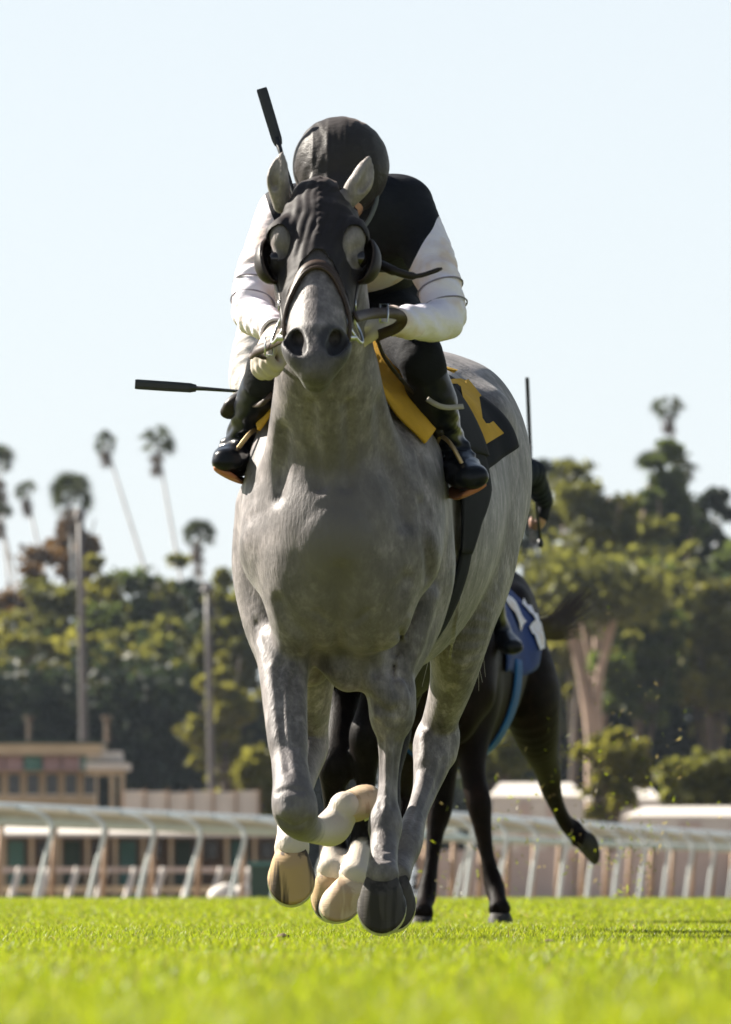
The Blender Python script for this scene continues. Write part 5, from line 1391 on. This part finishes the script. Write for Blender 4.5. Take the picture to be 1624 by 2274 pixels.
# dark horse directly behind, mostly hidden by the grey
M3 = rigid(0, (-.02, 18.6, 0), (-.03, 22.05, 0))
d3 = 21.45
RF3 = [(735, 1250, 21.75, .10, .15), (735, 1380, 21.75, .09, .13), (752, 1480, 21.7, .07, .09), (760, 1580, 21.6, .052, .06), (752, 1660, 21.5, .050, .052), (746, 1700, 21.46, .054, .055), (742, 1745, 21.48, .038, .042),
       (742, 1810, 21.52, .030, .035), (740, 1880, 21.52, .042, .045), (739, 1910, 21.48, .038, .040), (738, 1938, 21.43, .048, .046)]
LF3 = [(880, 1250, 21.75, .10, .15), (880, 1380, 21.75, .09, .13), (860, 1480, 21.65, .07, .09), (838, 1560, 21.5, .052, .06), (820, 1605, 21.42, .048, .050), (815, 1640, 21.40, .054, .055), (814, 1690, 21.42, .037, .040),
       (812, 1770, 21.46, .029, .034), (808, 1870, 21.48, .041, .044), (798, 1915, 21.42, .037, .038), (786, 1952, 21.36, .048, .046)]
LH3 = [(930, 1200, 23.1, .14, .25), (925, 1350, 22.9, .11, .18), (905, 1480, 22.9, .075, .12), (885, 1580, 23.0, .052, .07), (872, 1640, 23.0, .056, .064), (866, 1720, 22.9, .035, .042), (862, 1800, 22.8, .040, .042), (860, 1835, 22.75, .036, .036), (859, 1862, 22.7, .042, .042)]
RH3 = [(740, 1200, 23.1, .14, .25), (735, 1350, 22.9, .11, .18), (740, 1480, 22.9, .075, .12), (745, 1600, 23.0, .052, .07), (748, 1670, 23.0, .056, .064), (750, 1760, 22.8, .035, .042), (752, 1860, 22.6, .040, .042), (752, 1890, 22.5, .036, .036), (752, 1915, 22.45, .047, .045)]
dark, F3 = rear_horse('dark_horse', 'dark brown horse with white front socks hidden behind the grey horse', M3, [LF3, RF3, LH3, RH3], M_dark, [(8.1, .5), (8.3, .5), None, None],
    [(P(736, 1946, 21.41), (0, -.80, .60), (0, -.6, -.8), .060, M_hoof_striped, M_steel), (P(782, 1961, 21.33), (.25, -.66, .70), (-.55, -.55, -.60), .058, M_hoof_pale, M_steel),
     (P(859, 1870, 22.68), (0, -.72, .69), (0, -.69, -.72), .058, M_hoof_black, M_steel), (P(752, 1922, 22.42), (0, -.72, .69), (0, -.69, -.72), .058, M_hoof_black, M_steel)], .011)

# bay horse, seen past the grey's quarters on the right
yaw = math.radians(1.0)
M2 = rigid(yaw, (.155, 19.78, 0), (.475, 31.9, 0))
LF2 = [(1052, 1470, 30.5, .11, .16), (1060, 1560, 30.55, .095, .13), (1048, 1650, 30.5, .072, .09), (1052, 1725, 30.45, .052, .06), (1064, 1785, 30.42, .054, .056), (1070, 1825, 30.42, .042, .046), (1082, 1900, 30.42, .030, .036), (1098, 1968, 30.40, .042, .045), (1106, 2000, 30.34, .037, .038), (1110, 2022, 30.30, .050, .048)]
RF2 = [(955, 1470, 30.55, .11, .16), (965, 1570, 30.6, .09, .13), (985, 1660, 30.65, .07, .09), (985, 1740, 30.65, .052, .06), (976, 1800, 30.65, .054, .056), (967, 1850, 30.63, .038, .042), (958, 1920, 30.60, .030, .036), (948, 1985, 30.56, .042, .045), (942, 2012, 30.50, .037, .038), (938, 2030, 30.45, .050, .048)]
LH2 = [(1140, 1450, 31.9, .15, .26), (1172, 1530, 31.8, .14, .22), (1190, 1610, 31.9, .105, .15), (1205, 1670, 32.1, .070, .10), (1218, 1715, 32.3, .058, .068), (1224, 1750, 32.4, .046, .056), (1238, 1790, 32.5, .034, .040), (1256, 1826, 32.6, .034, .038), (1274, 1842, 32.65, .044, .044), (1284, 1856, 32.62, .042, .042), (1289, 1862, 32.6, .048, .046)]
RH2 = [(950, 1460, 31.8, .14, .24), (930, 1560, 31.7, .12, .19), (915, 1640, 31.7, .09, .13), (905, 1710, 31.8, .062, .08), (900, 1760, 31.9, .056, .062), (895, 1810, 31.85, .038, .042), (888, 1860, 31.8, .032, .036), (882, 1905, 31.7, .044, .045), (880, 1930, 31.65, .040, .040), (879, 1945, 31.6, .050, .050)]
bay, F2 = rear_horse('bay_horse', 'dark bay horse in blue saddle cloth galloping behind on the right', M2, [LF2, RF2, LH2, RH2], M_bay, [None] * 4,
    [(P(937, 2036, 30.43), (0, -.15, 1), (0, -1, -.15), .060, M_hoof_black, M_steel, 'hoof', False), (P(1111, 2028, 30.28), (0, -.15, 1), (.1, -1, -.15), .060, M_hoof_black, M_steel, 'hoof', False),
     (P(1290, 1864, 32.6), (-.75, -.35, .15), (.35, -.2, -.8), .060, M_hoof_black, M_steel, 'hoof', False), (P(879, 1950, 31.58), (0, -.7, .7), (0, -.7, -.7), .060, M_hoof_black, M_steel, 'hoof', False)], .012)

# tails
def hair(name, mat, parent, roots, n, length, seed, width=.0022, spread=.06):
    """loose strands following a guide curve"""
    r = np.random.default_rng(seed); g = spline(roots, 8); m = len(g); Vs = []; Qs = []; base = 0
    tl = np.linspace(0, 1, m)
    for k in range(n):
        L_ = r.uniform(.55, 1.0); o = r.normal(0, 1, 3); o2 = r.normal(0, 1, 3); w = width * r.uniform(.6, 1.3)
        tt = np.linspace(0, L_, 12); p = np.stack([np.interp(tt, tl, g[:, a]) for a in range(3)], 1)
        p = p + o * spread * (.25 + .75 * tt[:, None] ** .8) + o2 * spread * .8 * (tt[:, None] ** 2) * np.sin(tt[:, None] * 5 + k)
        T_ = np.gradient(p, axis=0); s_ = np.cross(T_, [0, 1, .2]); s_ /= np.linalg.norm(s_, axis=1)[:, None] + 1e-9
        ww = w * (1 - .8 * tt[:, None] / L_); Vs.append(np.concatenate([p - s_ * ww, p + s_ * ww]))
        Qs.append(np.array([[base + i, base + i + 1, base + 12 + i + 1, base + 12 + i] for i in range(11)])); base += 24
    return mesh_np(name, np.concatenate(Vs), [np.concatenate(Qs)], mat, parent)
M_tail = simple('dark_brown_hair', (.03, .016, .010), .5, .3, 40); M_tailg = simple('grey_hair', (.30, .28, .26), .55, .3, 40)
hair('tail', M_tail, bay, [P(1165, 1385, 32.75), P(1205, 1394, 32.85), P(1238, 1386, 32.95), P(1268, 1358, 33.0), P(1312, 1312, 33.05)], 330, 1, 5, .0030, .030)
hair('tail', M_tail, bay, [P(1175, 1392, 32.75), P(1205, 1404, 32.85), P(1232, 1406, 32.9), P(1262, 1404, 32.95), P(1290, 1392, 33.0)], 120, 1, 15, .0028, .024)
hair('tail', M_tailg, grey, [np.array([.2, 20.22, 1.33]), np.array([.22, 20.38, 1.33]), np.array([.24, 20.55, 1.2]), np.array([.25, 20.65, .95]), np.array([.25, 20.7, .7])], 260, 1, 6, .003, .04)
hair('tail', M_tail, dark, [np.array([.2, 23.68, 1.33]), np.array([.21, 23.85, 1.33]), np.array([.22, 24.0, 1.2]), np.array([.22, 24.1, .95])], 160, 1, 7, .003, .04)
# tack for the bay: blue cloth, girth
M_blue = simple('blue_cloth', (.012, .035, .16), .75, .25, 10, 0, .3, 120, .003, .25); M_blue2 = simple('light_blue_girth', (.012, .09, .26), .7, .2, 10, 0, .2, 120, .003, .25)
def moved_drape(M, *a, **k):
    p, Q = drape(*a, **k); return p @ M[:3, :3].T + M[:3, 3], Q
BT = body_field()
sc2 = empty('saddle_cloth', tuple(M2[:3, :3] @ np.array([.03, 18.9, 1.5]) + M2[:3, 3])); tag(sc2, 'blue saddle cloth with white edge on the bay horse', 'saddle cloth')
lift2 = lambda th, y: .012 + .05 * sm(.4, 1, y) * sm(30, 90, np.abs(th)) + .012 * np.sin(y * 9 + th * .09) * sm(30, 80, np.abs(th))
p, Q = moved_drape(M2, BT, lambda d: 18.45, lambda d: 19.25 + .12 * sm(20, 90, abs(d)), -96, 96, 18, 49, lift2); solid(mesh_np('cloth', p, [Q], M_blue, sc2), .006)
g = p.reshape(49, 18, 3); out = M2[:3, :3] @ np.array([.98, -.15, .1])
for (t0, t1, y0, y1), nm in (((36, 46, 15, 18), 'white_trim'), ((33, 40, 8, 13), 'number'), ((40, 46, 12, 16), 'number')):
    sub = (g[t0:t1, y0:y1] + out * .012).reshape(-1, 3); a, b = t1 - t0, y1 - y0
    sub[:, 2] += .008 * np.sin(np.arange(len(sub)))
    mesh_np(nm, sub, [np.array([[i * b + j, i * b + j + 1, (i + 1) * b + j + 1, (i + 1) * b + j] for i in range(a - 1) for j in range(b - 1)])], M_silk_white, sc2)
gi2 = empty('girth', tuple(M2[:3, :3] @ np.array([.0, 18.7, .7]) + M2[:3, 3])); tag(gi2, 'bright blue girth under the bay horse belly', 'girth')
p, Q = moved_drape(M2, BT, lambda d: 18.66, lambda d: 18.80, 84, 250, 5, 30, .014); solid(mesh_np('band', p, [Q], M_blue2, gi2), .008)

# riders
def rider(label, M, armL, armR, handL, handR, mats, step, barefinger=False):
    """mats: jersey, sleeves, breeches, boots"""
    root, V, T, B, (to, aL, aR, lL, lR, fL, fR, hc) = make_person('person', label, M, TORS, armL, armR, LEG_L, LEG_R, FOOT_L, FOOT_R, HEADC, handL, handR, None, step)
    cut = np.full(len(V), 1.0); sl = np.full(len(V), -1.0)
    for a in (aL, aR):
        w = np.array(a[-1][:3]); d = nz(w - np.array(a[-2][:3])); q = (V - w) @ d; near = np.linalg.norm(V - w, axis=1) < .09
        cut = np.where(near, np.minimum(cut, -.006 - q), cut)
        s0 = np.array(a[0][:3]); d0 = nz(np.array(a[1][:3]) - s0); dist = np.min([np.linalg.norm(V - np.array(x[:3]), axis=1) - x[3] * 1.3 for x in spline(np.array(a), 4)], axis=0)
        sl = np.maximum(sl, np.minimum((V - s0) @ d0 - .02, .03 - dist))
    for nm, sgn, mt in (('jersey', -1, mats[0]), ('sleeve', 1, mats[1])):
        Vb, Tb = clip(V, T, np.minimum(cut, sgn * sl)); mesh_np(nm, Vb, [Tb], mt, root)
    bf = Field()
    for a in (lL, lR): bf.tube(a[:4], k=.03)
    bf.tube([to[0], to[1]], k=.06); Vq, Qq = extract(bf, step, step, step, it=1); mesh_np('breeches', Vq, Qq, mats[2], root)
    for lg, ft in ((lL, fL), (lR, fR)):
        b = Field(); b.tube([[*r[:3], r[3] + .004, r[4] + .004] for r in lg[3:]], k=.02); b.tube([[*r[:3], r[3] + .005, r[4] + .003] for r in ft], k=.025)
        Vq, Qq = extract(b, step, step, step, it=1); mesh_np('boot', Vq, Qq, mats[3], root)
    h = Field(); d = nz([.0, -.55, -.83]); up = nz([0, -.83, .55]); lx = np.array([1., 0, 0]); h.ell(hc - d * .01 + up * .012, (.112, .125, .118), (lx, d, up), k=.02)
    Vq, Qq = extract(h, step, step, step); mesh_np('cap', Vq, Qq, mats[0], root)
    for a, hd_ in ((aL, handL), (aR, handR)):
        g_ = Field(); hand_nodes(g_, np.array(a[-1][:3]), hd_[0], np.array(hd_[1]), 1.06); Vq, Qq = extract(g_, .005, .005, .005, iso=.002); 
        if barefinger: Vq, Qq = clip(Vq, tri(Qq), .076 - (Vq - np.array(a[-1][:3])) @ nz(hd_[0]))
        mesh_np('glove', Vq, [Qq], M_cloth_black, root)
    return root
# white-sleeved rider of the dark horse: only the right arm and whip show, left of the grey's neck
MJ3 = M3
aR3 = [N5(648, 650, 21.62, .085, .085), N5(604, 700, 21.58, .082, .082), N5(578, 770, 21.52, .080, .080), N5(566, 840, 21.46, .074, .074), N5(582, 868, 21.38, .060, .060), N5(602, 874, 21.30, .045, .045), N5(618, 874, 21.24, .034, .034)]
aL3 = [N5(880, 650, 21.62, .085, .085), N5(900, 700, 21.58, .07, .07), N5(905, 770, 21.52, .06, .06), N5(900, 830, 21.46, .05, .05), N5(880, 850, 21.38, .046, .046), N5(850, 856, 21.30, .04, .04), N5(830, 858, 21.24, .034, .034)]
rider('jockey in white sleeves riding the dark horse behind the grey, right arm showing', MJ3, aL3, aR3, (np.array([-1, -.3, 0]), (0, 0, 1)), (np.array([1, -.3, 0]), (0, 0, 1)), (M_silk_white, fabric('perforated_white_silk', (.46, .43, .41), .65, .05), M_breech, M_boot), .010)
whip('level black riding whip with padded flap pointing left', P(300, 853, 21.3), P(436, 862, 21.3), P(632, 876, 21.22), 0, 0, .0145)
# rider of the bay: gloved left hand with whip past the grey's quarters
M_green = fabric('dark_green_silk', (.010, .045, .032), .6, .2); M_navy = fabric('navy_sleeve', (.010, .014, .022), .7, .2)
MJ2 = M2
sh = M2[:3, :3] @ np.array(ARM_L[0][:3]) + M2[:3, 3]; sr = M2[:3, :3] @ np.array(ARM_R[0][:3]) + M2[:3, 3]
tL = P(1203, 1142, 30.9); eL = (sh + tL) / 2 + np.array([.10, .05, .12])
def arm5(a, e, w): return [[*a, .08, .08], [*(a * .6 + e * .4), .066, .066], [*(a * .25 + e * .75), .06, .06], [*e, .055, .055], [*(e * .7 + w * .3), .05, .05], [*(e * .35 + w * .65), .044, .044], [*w, .036, .036]]
aL2 = arm5(sh, eL, P(1212, 1118, 30.88)); wr = sr + np.array([.12, -.35, -.25]); aR2 = arm5(sr, sr + np.array([-.10, -.1, -.22]), wr)
rider('jockey in dark green riding the bay horse, gloved hand showing beside the grey rump', MJ2, aL2, aR2, (np.array([-.25, -.2, -1]), (.9, -.3, -.2)), (np.array([.2, -1, 0]), (0, 0, 1)), (M_green, M_navy, M_green, M_boot), .008, True)
whip('long upright black riding whip beside the grey horse rump', P(1171, 838, 30.8), P(1178, 1000, 30.8), P(1201, 1208, 30.8), 0, 0, .0085, .0055)

# ------------------------------------------------------------------ turf thrown up by the hooves, clods on the course
def spray():
    r = np.random.default_rng(21); Vs = []; n = 0
    cen = [(1390, 1900, 32.2, 60, 60, 60), (1330, 1780, 32.2, 90, 110, 46), (1250, 1640, 32.0, 110, 110, 40), (1150, 1800, 31.6, 90, 120, 46), (1430, 1640, 32.4, 120, 130, 26), (960, 1950, 30.7, 30, 70, 26), (1110, 1970, 31.4, 40, 70, 30)]
    for u, v, Y, su, sv, k in cen:
        for i in range(int(k * 2.4)):
            c = P(r.normal(u, su), min(r.normal(v, sv), 2035), Y + r.normal(0, .3)); a = r.normal(size=3); a /= np.linalg.norm(a); b = nz(np.cross(a, r.normal(size=3)))
            L_ = r.uniform(.004, .017) * (1.5 if r.random() < .1 else 1); w = r.uniform(.0014, .0032)
            bend = b * L_ * r.uniform(-.3, .3)
            Vs.append([c - a * L_ - b * w, c + bend - b * w, c + bend + b * w, c - a * L_ + b * w]); Vs.append([c + bend - b * w, c + a * L_, c + a * L_, c + bend + b * w])
    V = np.array(Vs).reshape(-1, 3); cc = np.clip(np.repeat(r.uniform(.3, 1, len(V) // 8), 8), 0, 1); dry = np.repeat((r.random(len(V) // 8) < .35) * 1., 8)
    tag(mesh_np('flying_turf', V, [np.arange(len(V)).reshape(-1, 4)], M_grass, None, False, attr={'mask': np.stack([cc, dry, cc * 0], 1)}), 'grass clippings and bits of turf thrown up behind the bay horse', 'turf', kind='stuff')
spray()
M_clod = simple('dark_clod', (.13, .10, .035), .95, .4, 60, 0, .5, 120, .006)
for k, (u, v, sz, lab) in enumerate(((632, 2091, .020, 'brown divot of turf in front of the raised forefoot'), (1215, 2106, .018, 'dark divot of turf right of the grey forefoot'), (1410, 2068, .022, 'pale clod lying in the shadow at right'), (165, 2110, .018, 'brown clod in the grass at left'), (1180, 2040, .02, 'small clod beside the bay hind foot'))):
    Y = CH * F / (v - 2000); f = Field(); c = np.array([(u - 812) / F * Y, Y, .008]); rr = np.random.default_rng(k)
    for j in range(4): f.ell(c + rr.normal(0, sz * .5, 3) * [1.4, 1.4, .25], np.array([sz, sz, sz * .55]) * rr.uniform(.5, .9), k=.012)
    V, Q = extract(f, .005, .006, .005); tag(mesh_np('turf_divot', V + .004 * vnoise(V, 120, 2)[:, None], Q, M_clod), lab, 'divot', 'divots kicked out of the turf')

# ------------------------------------------------------------------ thin haze in the air
n = NT('haze_air'); n.n.remove(n.b); pv = n.new('ShaderNodeVolumePrincipled'); pv.inputs['Color'].default_value = (.72, .84, 1, 1); pv.inputs['Density'].default_value = HAZE; pv.inputs['Anisotropy'].default_value = .3
n.l.new(pv.outputs[0], n.n['Material Output'].inputs['Volume'])
m = MB(); m.box((0, 300, 18.0), (900, 640, 38.0)); hz_ = m.build('haze', n.m); tag(hz_, 'thin pale haze over the whole course', 'haze', kind='stuff')
